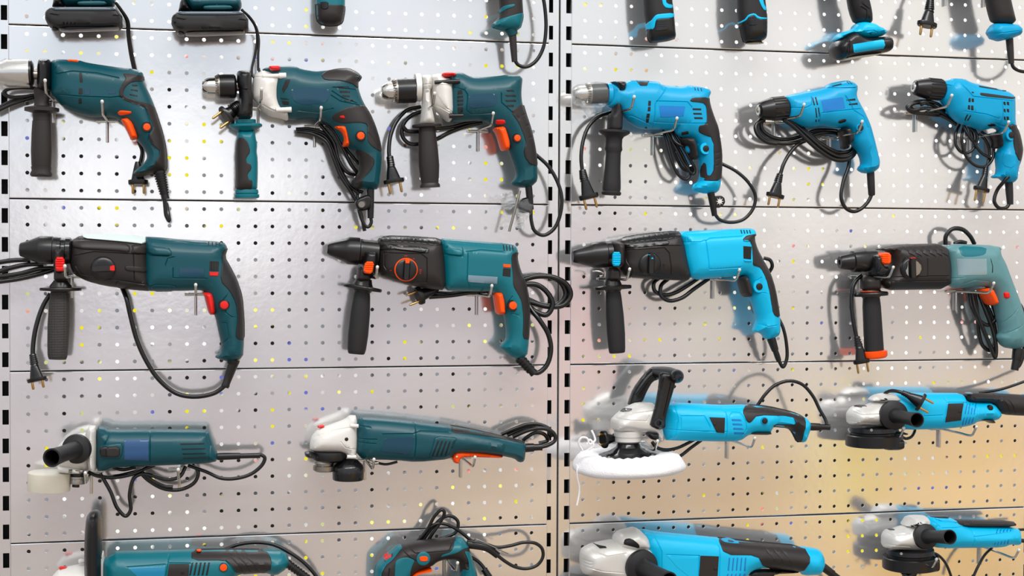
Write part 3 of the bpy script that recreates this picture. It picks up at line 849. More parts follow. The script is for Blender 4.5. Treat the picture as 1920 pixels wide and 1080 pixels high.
t.over('top_rail', BRN, [(430, 96), (500, 92), (600, 100), (752, 114), (778, 138), (770, 172), (690, 160), (440, 148), (425, 120)], g, 4, edge=4)
t.over('side_rail', BRN, [(780, 124), (862, 124), (880, 130), (882, 184), (775, 172), (788, 150)], g, 4, edge=4)
t.over('side_band', TEAL, [(872, 128), (1005, 138), (1025, 168), (1022, 190), (878, 182)], b, 4, edge=4)
t.over('lower_rail', BRN, [(690, 340), (790, 350), (895, 360), (908, 402), (780, 392), (690, 380)], g, 3, edge=3)
t.over('lower_band', TEAL, [(896, 360), (1050, 364), (1046, 402), (905, 404)], b, 3, edge=3)
t.over('case_lug', BRN, [(742, 246), (880, 255), (884, 290), (760, 280), (744, 270)], g, 3, edge=2)
t.over('grip_cover', RUB, [(1360, 138), (1330, 160), (1318, 190), (1325, 230), (1310, 340), (1370, 400), (1405, 470), (1415, 560), (1403, 660), (1412, 686), (1458, 696), (1457, 560), (1446, 430), (1412, 325), (1374, 255), (1341, 195)], b)
t.inlay('vent_slots', SLOT, [[(1248, 220), (1303, 224), (1302, 282), (1246, 279)]] + [[(x, 104 + i * 2), (x + 8, 105 + i * 2), (x + 10, 132 + i), (x + 2, 131 + i)] for i, x in enumerate((1238, 1260, 1282, 1304))], b)
t.inlay('brush_bars', BLK, [[(1258 + i * 15, 224), (1264 + i * 15, 224), (1263 + i * 15, 280), (1257 + i * 15, 280)] for i in range(3)], b, .9)
t.inlay('brush_tab', RED, [[(1246, 285), (1303, 286), (1298, 311), (1246, 309)]], b, 1.5, edge=1)
t.inlay('rating_plate', TEALP, [[(1066, 256), (1216, 262), (1214, 318), (1066, 312)]], b)
dial(t, 615, 265, 66, g, BLK, BRN, RED, 2)
t.slab('trigger', RED, [(1198, 404), (1265, 402), (1280, 450), (1283, 540), (1245, 541), (1226, 470), (1215, 425)], 25, 7, z=5)
t.button('lock_button', RED, 1335, 482, 25, b, 3.5, ring=(BLK, 35))
t.lathe('chuck', BLK, (115, 152), (340, 158), [(0, 14), (0, 30), (.03, 40), (.2, 52), (.5, 80), (.54, 84), (.88, 84), (.9, 80), (1, 80)], sides=36)
t.lathe('clamp_collar', BLKG, (325, 158), (428, 160), [(0, 60), (0, 78), (.35, 80), (.4, 72), (.6, 72), (.65, 80), (.9, 80), (1, 70)], sides=36)
h = t.lathe('side_handle', GRIPM, (356, 395), (342, 806), [(0, 48), (.05, 55), (.2, 60), (.5, 64), (.8, 61), (.93, 58), (.97, 55), (1, 50)], sides=32, sq=.8)
t.lathe('handle_flange', BLK, (361, 335), (361, 410), [(0, 40), (.1, 44), (.4, 62), (.55, 66), (.6, 118), (.68, 122), (.82, 120), (.86, 60), (1, 50)], h, sq=.8)
t.slab('handle_neck', BRN, [(322, 270), (408, 270), (410, 345), (320, 345)], 18, 8, par=h)
t.slab('clamp_block', BRN, [(318, 138), (390, 138), (394, 195), (390, 290), (322, 290), (316, 190)], 36, 12, par=h)
t.slab('quick_clamp', RED, [(328, 196), (386, 196), (386, 283), (330, 283)], 5, 3, z=37, par=h, grooves=[[(330, y), (384, y)] for y in (212, 226, 240, 254)])
t.tubes('cord', CORD, [[(-40, 232, -25), (80, 216, -25), (180, 212, -25)], [(-40, 296, -25), (60, 262, -25), (170, 240, -25), (260, 240, -25)], [(-40, 320, -25), (120, 295, -22), (240, 265, -22), (340, 262, -25)], [(-40, 348, -22), (120, 325, -22), (240, 295, -22), (330, 268, -25)], [(300, 415, -15), (255, 490, -12), (215, 610, -8), (197, 720, -6), (195, 790, -4)]], 14)
t.relief((194, 775, -4), (208, 850, 0), 19, 27, 5)
t.plug((203, 830, 0), (222, 938, 4), 62, .7, tilt=(.9, -.4, .25))
t.lathe('cord_collar', BLK, (1390, 808), (1386, 834), [(0, 40), (.7, 38), (1, 34)])
t.lathe('strain_relief', CORD, (1390, 825), (1338, 972), [(0, 33), (.5, 28), (.85, 24), (.9, 27), (1, 24)])
t.tube('cord_loop', CORD, [(1340, 962), (1280, 1005), (1160, 1028), (1050, 1008), (945, 925), (868, 810), (815, 690), (775, 540), (755, 450), (728, 380, -15)], 14)

# --- rotary hammer, centre
t = Tool('rotary_hammer', 'teal rotary hammer with red-ringed dial, its cord coiled beside the slotted posts', 'rotary hammer', (600, 420, 3.1755), (750, 260), group='rotary hammers')
b = t.slab('housing', TEAL2, [(705, 84), (800, 92), (1100, 115), (1160, 125), (1178, 160), (1170, 200), (1190, 280), (1222, 340), (1242, 440), (1247, 560), (1242, 700), (1230, 792), (1150, 806), (1075, 742), (1070, 725), (1105, 690), (1110, 640), (1095, 540), (1042, 420), (1020, 400), (950, 402), (850, 400), (735, 395), (725, 250)], 32, 30,
           grooves=[[(740, 180), (850, 192), (850, 150)], [(880, 170), (875, 330), (900, 390)], [(870, 165), (960, 155), (1090, 165)], [(1145, 430), (1125, 460), (1140, 530), (1180, 545)], [(745, 100), (1090, 130)]])
g = t.slab('gear_case', BRN, [(335, 88), (400, 73), (560, 78), (720, 88), (742, 180), (752, 396), (640, 386), (520, 362), (420, 332), (350, 302), (340, 200)], 33, 30,
           grooves=[[(385, 172), (600, 178), (635, 205), (637, 345)], [(385, 172), (385, 250), (420, 305), (520, 345), (637, 348)], [(340, 140), (420, 122), (640, 150)], [(420, 148), (620, 172), (648, 155)]])
t.over('ribbed_top', BLK, [(385, 66), (560, 72), (724, 84), (728, 132), (560, 112), (400, 104), (340, 100)], g, 1.5, grooves=[[(x, 66 + (x - 385) * .055), (x + 8, 112 + (x - 385) * .05)] for x in range(405, 700, 38)], gd=1.2, gw=2)
t.over('side_rail', BLK, [(345, 130), (420, 118), (640, 138), (652, 160), (640, 176), (420, 150), (345, 158)], g, 2.5, edge=2)
t.over('side_band', TEAL2, [(738, 140), (850, 150), (850, 192), (742, 182)], b, 3, edge=3)
t.over('grip_cover', BRN, [(1184, 165), (1145, 175), (1140, 210), (1148, 310), (1150, 370), (1180, 420), (1200, 460), (1212, 560), (1206, 680), (1246, 692), (1253, 560), (1248, 440), (1226, 338), (1196, 278), (1176, 200)], b)
t.inlay('rating_plate', GREYP, [[(882, 304), (1058, 315), (1055, 358), (880, 346)]], b)
t.inlay('vent_slots', SLOT, [[(1090, 262), (1136, 266), (1134, 316), (1086, 310)]] + [[(x, 122 + i * 2), (x + 8, 123 + i * 2), (x + 12, 158 + i), (x + 4, 157 + i)] for i, x in enumerate((1088, 1106, 1124, 1142))], b)
t.inlay('brush_tab', ORG, [[(1090, 238), (1138, 241), (1136, 262), (1090, 258)]], b, 1.5, edge=1)
dial(t, 512, 272, 62, g, ORG, BLK, ORG, 86)
t.inlay('dial_marks', RED, [[(500, 188), (524, 188), (524, 192), (500, 192)], [(590, 272), (606, 272), (606, 276), (590, 276)], [(592, 280), (604, 280), (604, 284), (592, 284)], [(594, 290), (600, 290), (600, 298), (594, 298)], [(550, 204), (566, 206), (566, 210), (550, 208)], [(416, 275), (426, 275), (426, 279), (416, 279)]], g, .3)
t.slab('trigger', ORG, [(1030, 408), (1080, 400), (1096, 470), (1099, 539), (1050, 540), (1040, 480)], 25, 7, z=5)
t.button('lock_button', ORG, 1148, 485, 24, b, 3.5, ring=(BLK, 35))
t.lathe('chuck', BLK, (42, 148), (345, 172), [(0, 12), (0, 26), (.04, 36), (.14, 46), (.35, 68), (.42, 80), (.62, 80), (.64, 74), (.68, 74), (.7, 72), (1, 70)], sides=36)
h = t.lathe('side_handle', RUB, (252, 395), (216, 774), [(0, 44), (.1, 50), (.35, 58), (.7, 60), (.92, 55), (.98, 50), (1, 44)], sides=32, sq=.8)
t.lathe('handle_flange', BLK, (263, 325), (249, 408), [(0, 45), (.3, 52), (.5, 60), (.55, 110), (.63, 115), (.78, 113), (.82, 60), (1, 46)], h, sq=.8)
t.slab('handle_neck', BRN, [(225, 250), (310, 260), (300, 345), (212, 345)], 18, 8, par=h)
t.slab('clamp_block', BLK, [(252, 165), (268, 152), (340, 156), (346, 200), (330, 300), (318, 318), (240, 310), (246, 220)], 35, 12, par=h)
t.slab('quick_clamp', ORG, [(268, 222), (325, 224), (310, 300), (256, 292)], 5, 3, z=36, par=h, grooves=[[(268, y), (322, y + 2)] for y in (236, 248, 260, 272)])
t.tubes('cord', CORD, [[(1200, 335, -25), (1290, 312, -25), (1390, 318, -22), (1470, 362, -20), (1492, 425, -20), (1450, 482, -20), (1360, 492, -22), (1270, 470, -25), (1215, 455, -25)], [(1200, 360, -20), (1290, 362, -18), (1355, 410, -16), (1385, 480, -14), (1350, 540, -14), (1290, 525, -18), (1230, 480, -22)], [(1190, 320, -28), (1320, 305, -28), (1430, 345, -26), (1462, 420, -26), (1420, 478, -26), (1330, 485, -26), (1220, 440, -26)]], 16)
t.tubes('plug_lead', CORD, [[(650, 435, -20), (780, 425, -24), (900, 408, -26), (1000, 400, -28)], [(650, 410, -26), (800, 418, -28), (900, 408, -30)]], 13)
t.plug((700, 385, -20), (580, 432, -6), 55, 1.25, tilt=(-.4, 0, .9))
t.relief((1185, 795), (1275, 890), 32, 27, 5)
t.tube('cord_loop', CORD, [(1262, 880), (1300, 885), (1350, 840), (1375, 750), (1360, 660), (1310, 575), (1262, 515, -8), (1235, 470, -15)], 15)

# --- small angle grinder
GG = 'angle grinders'
t = Tool('angle_grinder', 'dark teal angle grinder with milky disc guard and hollow black handle pointing forward', 'angle grinder', (30, 760, 3.84), (760, 300), D=.06)
b = t.slab('housing', TEAL, [(575, 148), (650, 152), (680, 171), (965, 169), (1370, 172), (1396, 187), (1420, 260), (1450, 332), (1452, 400), (1385, 416), (1200, 426), (960, 436), (700, 445), (640, 471), (575, 472)], 31, 26,
           grooves=[[(965, 172), (965, 434)], [(680, 175), (660, 240), (640, 280)], [(1370, 175), (1400, 290), (1385, 412)]])
t.over('switch_ramp', TEAL, [(640, 282), (755, 262), (775, 300), (765, 360), (745, 390), (640, 385), (600, 370), (600, 295)], b, 4, edge=6)
t.inlay('rating_plate', mat('dull blue label', '28507c', .25), [[(778, 247), (955, 243), (955, 402), (778, 395)]], b, .3, label='blue rating plate')
t.inlay('vent_slots', SLOT, [[(1180, 278), (1190, 275), (1355, 272), (1355, 281), (1190, 287)], [(1188, 314), (1198, 311), (1362, 308), (1362, 317), (1198, 322)], [(1196, 348), (1206, 345), (1370, 343), (1370, 350), (1206, 356)], [(1204, 380), (1370, 374), (1370, 379), (1204, 386)]], b)
t.slab('switch', BLK, [(600, 296), (750, 298), (750, 372), (640, 374), (600, 366)], 4, 3, z=33)
t.slab('switch_slider', BRN, [(645, 298), (748, 296), (750, 372), (645, 374)], 5, 3, z=36)
t.slab('gear_flange', WHT, [(520, 152), (540, 146), (580, 147), (584, 300), (580, 472), (545, 475), (515, 440), (505, 250)], 33, 10, label='off-white gear flange')
g = t.slab('gear_head', ALU, [(295, 300), (335, 255), (420, 210), (525, 190), (535, 445), (440, 470), (300, 440), (290, 380)], 30, 18)
hd = t.lathe('side_handle', RUB, (447, 310, 24), (258, 378, 118), [(0, 40), (0, 104), (.05, 108), (.1, 104), (.14, 66), (.3, 58), (.6, 57), (.9, 62), (1, 66), (1, 54), (.45, 50), (.45, 0)], sides=36, label='hollow black side handle')
t.lathe('handle_socket', SLOT, (447, 310, 24), (258, 378, 118), [(.46, 2), (.46, 49), (.97, 53.5), (.97, 52.5), (.47, 48)], hd)
gd = t.lathe('disc_guard', CREAM, (242, 478), (236, 612), [(0, 40), (0, 138), (.06, 150), (.12, 152), (.9, 150), (1, 148), (1, 140), (.2, 138)], sides=48)
t.slab('guard_bracket', ALU, [(298, 432), (400, 440), (470, 462), (472, 492), (380, 490), (300, 482)], 14, 4, z=14)
t.lathe('guard_bolt', STL, (380, 473, 26), (480, 476, 26), [(0, 14), (.25, 14), (.26, 7), (.8, 7), (.82, 12), (1, 12)])
sp = t.lathe('spindle', BLK, (440, 470), (430, 588), [(0, 50), (.3, 50), (.32, 36), (.8, 36), (.82, 26), (1, 26)])
t.lathe('disc_nut', STL, (440, 480), (434, 576), [(.3, 40), (.3, 62), (.48, 64), (.5, 58), (.62, 62), (.86, 62), (.9, 40)], sp)
t.relief((1450, 368), (1758, 360), 27, 21, 1)
t.tubes('cord', CORD, [[(1752, 350), (1790, 375), (1778, 420), (1700, 490), (1590, 525), (1480, 525), (1370, 478, -10), (1240, 432, -20)], [(520, 480, -20), (600, 512, -16), (720, 510, -14), (850, 480, -14), (1000, 430, -20)], [(560, 500, -14), (680, 520, -8), (800, 505, -8), (900, 470, -12), (960, 435, -20)], [(700, 448, -20), (770, 462, -16), (860, 445, -22)], [(605, 490, -12), (680, 620, -10), (730, 740, -8), (790, 797, -8), (825, 755, -8), (818, 640, -8), (850, 525, -8), (905, 495, -8), (1000, 512, -8), (1090, 535, -8), (1180, 512, -8), (1222, 440, -14)], [(880, 470, -20), (960, 545, -18), (1070, 602, -18), (1190, 605, -18), (1285, 555, -18), (1312, 480, -18), (1270, 425, -22)], [(905, 480, -10), (980, 540, -12), (1070, 582, -14), (1130, 588, -14)]], 14)

# --- long angle grinder
t = Tool('angle_grinder', 'long teal angle grinder with white gear head and orange paddle switch', 'angle grinder', (550, 750, 3.6923), (850, 280), D=.06)
b = t.slab('housing', TEAL, [(420, 112), (600, 120), (840, 143), (880, 150), (1090, 175), (1300, 215), (1600, 289), (1609, 320), (1597, 425), (1560, 432), (1530, 405), (1450, 388), (1300, 370), (1115, 366), (1090, 407), (850, 430), (700, 415), (420, 408)], 32, 28,
           grooves=[[(846, 142), (848, 290), (838, 430)], [(450, 270), (580, 272)], [(450, 295), (570, 302)], [(620, 235), (830, 232), (880, 215), (1080, 225)], [(445, 180), (520, 185), (535, 190)]])
t.over('top_cover', BRN, [(1088, 180), (1090, 168), (1300, 210), (1606, 284), (1600, 302), (1400, 258), (1200, 232), (1100, 226)], b)
v_ = t.over('vent_box', TEAL, [(980, 245), (1142, 258), (1112, 300), (1080, 402), (938, 402), (962, 330)], b, 3, edge=3)
t.inlay('vent_slots', SLOT, [[(1000 + i * 27, 278 + i), (1012 + i * 27, 279 + i), (968 + i * 30, 392 - i * 2), (955 + i * 30, 391 - i * 2)] for i in range(5)], v_, par=b)
t.inlay('rating_plate', TEALP, [[(637, 266), (835, 255), (830, 330), (798, 382), (602, 355)]], b)
g = t.slab('gear_head', WHT, [(441, 106), (390, 104), (362, 130), (270, 165), (170, 200), (128, 248), (113, 300), (114, 350), (200, 362), (345, 362), (385, 405), (430, 408), (446, 300)], 32, 22, grooves=[[(150, 262), (250, 220), (390, 190)], [(330, 290), (360, 330), (435, 345)]])
t.lathe('screw_boss', WHT, (392, 178, 28), (450, 180, 28), [(0, 8), (0, 13), (1, 13)], g)
t.lathe('screw_boss', WHT, (372, 392, 22), (434, 394, 22), [(0, 8), (0, 13), (1, 13)], g)
t.button('handle_hole', SLOT, 368, 272, 13, g, .6)
t.slab('spindle_lock', RED, [(165, 176), (200, 170), (215, 174), (215, 192), (168, 194)], 10, 5)
t.slab('paddle_switch', ORG, [(1095, 405), (1100, 372), (1127, 347), (1300, 361), (1450, 383), (1446, 402), (1300, 397), (1185, 393), (1152, 408), (1145, 442), (1112, 436)], 13, 6, z=4)
t.lathe('paddle_pin', CHR, (1132, 392, 16), (1132, 392, 19), [(0, 7), (1, 6)])
t.tube('lock_lever', BLK, [(560, 430, -5), (640, 445, 0), (720, 428, 0)], 9)
k = t.slab('guard_clamp', BLK, [(76, 358), (110, 350), (212, 390), (206, 412), (110, 405), (80, 388)], 20, 8, z=6)
t.lathe('guard_collar', BLK, (250, 355), (248, 425), [(0, 110), (.5, 118), (.8, 110), (1, 80)], sides=36)
sp = t.lathe('disc_nut', STL, (215, 415), (214, 494), [(0, 50), (0, 66), (.25, 72), (.3, 62), (.45, 62), (.5, 76), (.85, 76), (1, 60)], sides=36)
t.lathe('disc_guard', BLKG, (382, 405), (380, 552), [(0, 30), (.05, 60), (.3, 98), (.42, 109), (.95, 107), (1, 102), (1, 98), (.5, 98)], sides=48)
t.tube('guard_screw', STL, [(520, 420, 12), (560, 438, 14), (590, 436, 14)], 10)
t.relief((1600, 332), (1720, 325), 30, 26, 1)
t.tubes('cord', CORD, [[(1700, 328), (1765, 312), (1812, 278), (1806, 235), (1762, 205), (1700, 196), (1620, 212, -5), (1520, 255, -12)], [(1795, 255, -6), (1775, 205, -8), (1710, 172, -10), (1630, 168, -10), (1540, 195, -12), (1440, 238, -16)], [(1790, 240, -16), (1740, 185, -18), (1660, 180, -18), (1560, 210, -18), (1480, 245, -18)], [(1590, 280, -18), (1620, 255, -15), (1680, 225, -12), (1740, 240, -12), (1760, 280, -14), (1700, 300, -16)]], 14)
# --- polisher at the bottom edge
t = Tool('polisher', 'teal polisher with black loop handle at the bottom edge of the left bay', 'polisher', (80, 930, 3.2), (760, 420), D=.06)
b = t.slab('housing', TEAL2, [(355, 336), (750, 327), (895, 322), (1100, 317), (1330, 321), (1452, 328), (1482, 382), (1466, 432), (1400, 477), (1330, 458), (1160, 466), (1110, 560), (700, 580), (355, 580)], 33, 30,
           grooves=[[(757, 328), (752, 405), (738, 480)], [(757, 403), (890, 403)], [(1090, 380), (1160, 460)], [(510, 425), (735, 410)]])
t.over('grip_cover', BRN, [(892, 316), (1100, 311), (1338, 316), (1376, 380), (1366, 460), (1170, 472), (1130, 415), (1095, 384), (892, 386)], b, grooves=[[(1105, 320), (1220, 460)], [(1150, 318), (1260, 455)], [(1200, 318), (1305, 452)]])
t.inlay('brush_cover', BRN, [[(758, 406), (880, 405), (872, 560), (738, 560)]], b, .8)
t.button('brush_screw', BLK, 840, 460, 13, b, 1.2)
t.inlay('rating_plate', mat('blue teal label', '0f7fa6', .2), [[(505, 428), (738, 410), (730, 490), (575, 490)]], b, .3, label='bright blue rating plate')
t.inlay('vent_slots', SLOT, [[(893 + i * 25, 400), (905 + i * 25, 399), (890 + i * 25, 476), (877 + i * 25, 478)] for i in range(5)], b)
t.button('lock_button', ORG, 1085, 428, 22, b, 4, ring=(TEAL, 27))
t.slab('speed_wheel', ORG, [(922, 320), (952, 318), (952, 334), (924, 334)], 8, 4, z=10)
t.slab('gear_flange', WHT, [(345, 335), (372, 333), (372, 580), (345, 580)], 36, 12)
g = t.slab('gear_head', WHT, [(40, 500), (75, 460), (100, 436), (210, 412), (255, 408), (350, 405), (350, 590), (60, 590)], 32, 20)
t.slab('spindle_lock', RED, [(95, 426), (110, 420), (150, 424), (150, 437), (100, 438)], 10, 4)
t.lathe('handle_bolt', WHT, (215, 392, 10), (255, 390, 10), [(0, 10), (.2, 16), (.8, 14), (1, 10)])
t.slab('loop_handle', BLK, [(254, 215), (262, 125), (285, 94), (320, 85), (346, 97), (356, 150), (358, 480), (356, 600), (250, 600), (250, 300)], 42, 14, z=10, grooves=[[(335, 110), (335, 580)]])
t.relief((1462, 400), (1640, 530), 27, 22, 9)
t.tube('cord', CORD, [(1090, 322, -20), (1170, 292, -20), (1270, 278, -18), (1380, 290, -15), (1480, 338, -12), (1570, 402, -10), (1640, 480, -8), (1700, 590, -8)], 12)

# --- jigsaw at the bottom edge
t = Tool('jigsaw', 'teal and grey jigsaw with looped carrying handle and orange trigger', 'jigsaw', (660, 930, 4.5714), (600, 560), D=.06)
b = t.slab('housing', BRN, [(188, 760), (192, 690), (200, 605), (225, 565), (380, 432), (418, 414), (560, 384), (700, 368), (880, 351), (940, 355), (978, 398), (1002, 440), (1020, 500), (1036, 570), (1066, 660), (1075, 760), (1070, 860), (900, 960), (190, 960)], 31, 20,
           holes=[[(505, 690), (545, 650), (600, 620), (680, 598), (725, 560), (780, 542), (880, 540), (918, 570), (925, 640), (915, 760), (880, 800), (520, 800)]], grooves=[[(440, 470), (500, 530), (560, 560)], [(450, 410), (540, 490), (700, 480), (830, 470), (865, 400)], [(320, 620), (310, 700)], [(240, 620), (270, 760)]])
t.over('front_shell', TEAL2, [(183, 820), (186, 690), (195, 603), (222, 562), (380, 428), (420, 410), (420, 445), (350, 545), (285, 595), (248, 685), (245, 820)], b)
t.over('front_pillar', TEAL2, [(362, 820), (368, 570), (385, 545), (430, 528), (490, 527), (542, 550), (515, 600), (500, 660), (480, 820)], b)
t.over('rear_shell', TEAL2, [(880, 345), (944, 350), (984, 396), (1008, 440), (960, 452), (900, 490), (850, 502), (758, 528), (770, 505), (850, 480), (872, 420)], b)
t.over('rear_leg', TEAL2, [(960, 470), (1015, 480), (1042, 570), (1073, 660), (1082, 760), (1076, 850), (925, 850), (920, 640), (950, 625), (1005, 640), (1000, 560)], b)
t.button('button_bezel', TEAL2, 612, 537, 58, b, 1.6, sides=28)
t.inlay('lock_button', ORG, [[(572, 520), (590, 508), (640, 508), (658, 525), (655, 560), (620, 568), (585, 565), (570, 545)]], b, 3, edge=2.5, sm=1)
t.inlay('speed_dial', RED, [[(262, 540), (275, 505), (305, 487), (333, 488), (322, 508), (290, 530)]], b, 1.8, edge=1.2, sm=1)
t.slab('trigger', ORG, [(494, 690), (502, 665), (545, 634), (676, 604), (684, 640), (600, 655), (545, 672), (510, 700)], 25, 7, z=5)
t.slab('base_plate', STL, [(150, 985), (1100, 985), (1100, 1000), (150, 1000)], 40, 3, grid=.01)
t.lathe('strain_relief', CORD, (985, 412), (1110, 432), [(0, 36), (1, 33)], sides=20)
t.tube('sleeve', CORD, [(1095, 428), (1170, 452), (1250, 510)], [33, 32, 30], n=6)
t.tubes('cord', CORD, [[(1235, 500), (1320, 565), (1400, 608), (1500, 622), (1590, 590), (1636, 520), (1628, 450), (1570, 405), (1470, 398), (1360, 425), (1240, 440), (1170, 420, -8), (1030, 385, -12), (960, 330, -14), (880, 275, -14), (790, 238, -14), (720, 240, -14), (660, 275, -16), (600, 345, -18), (550, 400, -20)], [(575, 395, -22), (650, 280, -16), (710, 170, -12), (770, 118, -10), (792, 140, -10), (750, 235, -14), (690, 320, -16), (650, 390, -20)], [(600, 390, -24), (690, 270, -22), (780, 185, -20), (850, 172, -20), (908, 220, -20), (890, 310, -20), (800, 352, -22), (700, 380, -24)], [(1005, 515, -18), (1080, 560, -18), (1130, 615, -14), (1160, 680, -12)]], 15)
t.relief((1130, 625, -14), (1215, 760, -8), 28, 34, 8)
t.tubes('cord_tie', STL, [[(1040, 382, 6), (1062, 370, 10), (1110, 388, 12), (1200, 430, 12), (1270, 466, 12), (1340, 494, 10)]], 5)

# --- cordless drills hanging in at the top edge
def pack_drill(label, F, pts_batt, dx, rot=0):
    t = Tool('cordless_drill', label, 'cordless drill', F, (400 + dx, 60), D=.06, group='cordless drills cut by the top edge')
    b = t.slab('battery', RUB, [(u + dx, v) for u, v in pts_batt], 38, 6, sm=0, grooves=[[(150 + dx, 112), (205 + dx, 122)], [(640 + dx, 122), (690 + dx, 128)]])
    t.over('battery_lip', mat('black plastic with painted sheen', '4c5b66', .25), [(155 + dx, 60), (190 + dx, 56), (610 + dx, 56), (660 + dx, 62), (670 + dx, 78), (600 + dx, 84), (200 + dx, 84), (160 + dx, 78)], b, 2.5, edge=2.5)  # lighter lip colour paints in the sheen of a glossy black bevel
    t.slab('battery_latch', BLK, [(165 + dx, 215), (200 + dx, 222), (210 + dx, 245), (175 + dx, 250), (150 + dx, 235)], 20, 6)
    t.slab('battery_base', BLKG, [(210 + dx, 222), (650 + dx, 216), (690 + dx, 205), (680 + dx, 232), (620 + dx, 236), (220 + dx, 250)], 30, 6)
    f = t.slab('foot', TEAL, [(185 + dx, -60), (205 + dx, 0), (250 + dx, 42), (270 + dx, 60), (640 + dx, 60), (660 + dx, 10), (640 + dx, -60)], 33, 12)
    t.slab('foot_side', RUB, [(158 + dx, 62), (165 + dx, 40), (175 + dx, -20), (210 + dx, -60), (240 + dx, 20), (262 + dx, 62)], 35, 9)
    t.slab('release_button', TEAL, [(365 + dx, 8), (560 + dx, 5), (590 + dx, 26), (560 + dx, 44), (370 + dx, 44), (350 + dx, 28)], 5, 3, z=33)
    t.button('foot_screw', SLOT, 462 + dx, 14, 10, f, 6)
    t.slab('grip', RUB, [(330 + dx, -40), (560 + dx, -40), (600 + dx, -300), (640 + dx, -560), (440 + dx, -560), (360 + dx, -300)], 20, 16)
    h = t.slab('housing', TEAL, [(180 + dx, -800), (640 + dx, -830), (720 + dx, -780), (720 + dx, -600), (640 + dx, -520), (440 + dx, -520), (180 + dx, -590)], 33, 26)
    t.lathe('chuck', BLK, (-60 + dx, -690), (190 + dx, -695), [(0, 20), (0, 45), (.3, 85), (1, 95)])
    return t
BT = [(108, 105), (145, 76), (185, 66), (620, 66), (668, 75), (690, 105), (708, 130), (710, 212), (688, 226), (640, 222), (600, 226), (220, 234), (170, 226), (128, 205), (105, 155)]
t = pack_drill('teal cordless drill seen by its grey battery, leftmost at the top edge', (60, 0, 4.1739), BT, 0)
t.tubes('wrist_strap', BLK, [[(655, 20, 10), (690, 70, 6), (740, 160, -5), (750, 280, -20), (770, 420, -25), (795, 540, -28)], [(655, 20, 14), (700, 80, 8), (752, 165, -2), (762, 290, -18), (785, 430, -24), (808, 542, -28)]], 12)
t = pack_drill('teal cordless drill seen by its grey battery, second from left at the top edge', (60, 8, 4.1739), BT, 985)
t.root['label'] = 'teal cordless drill with battery whose wrist strap hangs over the white gear case drill'
t.tubes('wrist_strap', BLK, [[(1640, 40, 10), (1690, 90, 5), (1745, 170, 0), (1762, 260, -4), (1745, 400, -4), (1722, 500, -2), (1728, 560, 0), (1758, 590, 2), (1785, 580, 2), (1775, 500, 0)], [(1640, 44, 14), (1700, 96, 8), (1752, 175, 2), (1775, 270, 0), (1770, 400, 0), (1770, 520, 0)]], 10)

def stick_driver(label, F, pts, ub, low, m, T=23, up=None):
    t = Tool('cordless_screwdriver', label, 'cordless screwdriver', F, (sum(p[0] for p in pts) / len(pts), 40), D=.055, group='slim battery drivers cut by the top edge')
    b = t.slab('grip', m, pts, T, 20)
    return t, b
t, b = stick_driver('slim teal and grey battery driver alone at the top edge of the left bay', (560, 0, 3.6923), [(120, -300), (320, -300), (322, 20), (318, 80), (304, 158), (262, 178), (200, 180), (150, 168), (124, 140), (118, 20)], 0, 0, TEAL2)
t.over('battery', BRN, [(113, 22), (200, 30), (324, 34), (324, 80), (309, 162), (264, 183), (200, 185), (148, 174), (119, 142), (113, 60)], b, 1.4, label='grey battery')
t.inlay('battery_clip', BLK, [[(138, 16), (205, 8), (212, 60), (180, 72), (146, 62)]], b, 3, edge=2, sm=1)
t.inlay('clip_ribs', RUB, [[(155, y), (200, y - 4), (200, y + 1), (155, y + 5)] for y in (28, 38, 48)], b, 4, edge=1)
t.slab('housing', TEAL, [(-60, -480), (330, -490), (400, -440), (390, -300), (310, -270), (120, -270), (-60, -330)], 28, 22)
t.lathe('chuck', BLK, (-230, -410), (-50, -410), [(0, 20), (0, 40), (.3, 64), (1, 70)])

t = Tool('corded_drill', 'dark grey and teal drill handle with looped cord, beside the slotted posts', 'power drill', (560, 0, 3.6923), (1450, 80), D=.055)
b = t.slab('grip', BRN, [(1375, -260), (1545, -260), (1545, -40), (1553, 90), (1552, 125), (1531, 200), (1500, 212), (1446, 215), (1400, 206), (1340, 190), (1346, 163), (1385, 120), (1388, 60), (1375, -60)], 22, 20)
t.over('grip_band', TEAL2, [(1384, 72), (1422, 38), (1500, 26), (1496, 46), (1440, 62), (1400, 88), (1380, 92)], b, 1.2)
t.over('grip_base', TEAL2, [(1333, 192), (1340, 160), (1400, 130), (1470, 108), (1558, 86), (1558, 128), (1536, 205), (1446, 221), (1398, 211)], b, 1.4)
t.lathe('cord_collar', TEAL, (1470, 200), (1484, 245), [(0, 50), (.4, 40), (1, 34)])
t.lathe('strain_relief', BRN, (1480, 238), (1495, 428), [(0, 27), (.5, 24), (1, 20), (1, 10)])
t.tube('cord', CORD, [(1495, 415), (1520, 448), (1570, 463), (1635, 430), (1690, 340), (1712, 200), (1705, 60), (1688, -40), (1660, -160)], 13)
h = t.slab('housing', TEAL, [(1000, -460), (1560, -470), (1600, -420), (1590, -250), (1380, -235), (1000, -270)], 31, 28)
t.lathe('chuck', BLK, (800, -370), (1010, -368), [(0, 20), (0, 44), (.3, 66), (1, 70)])
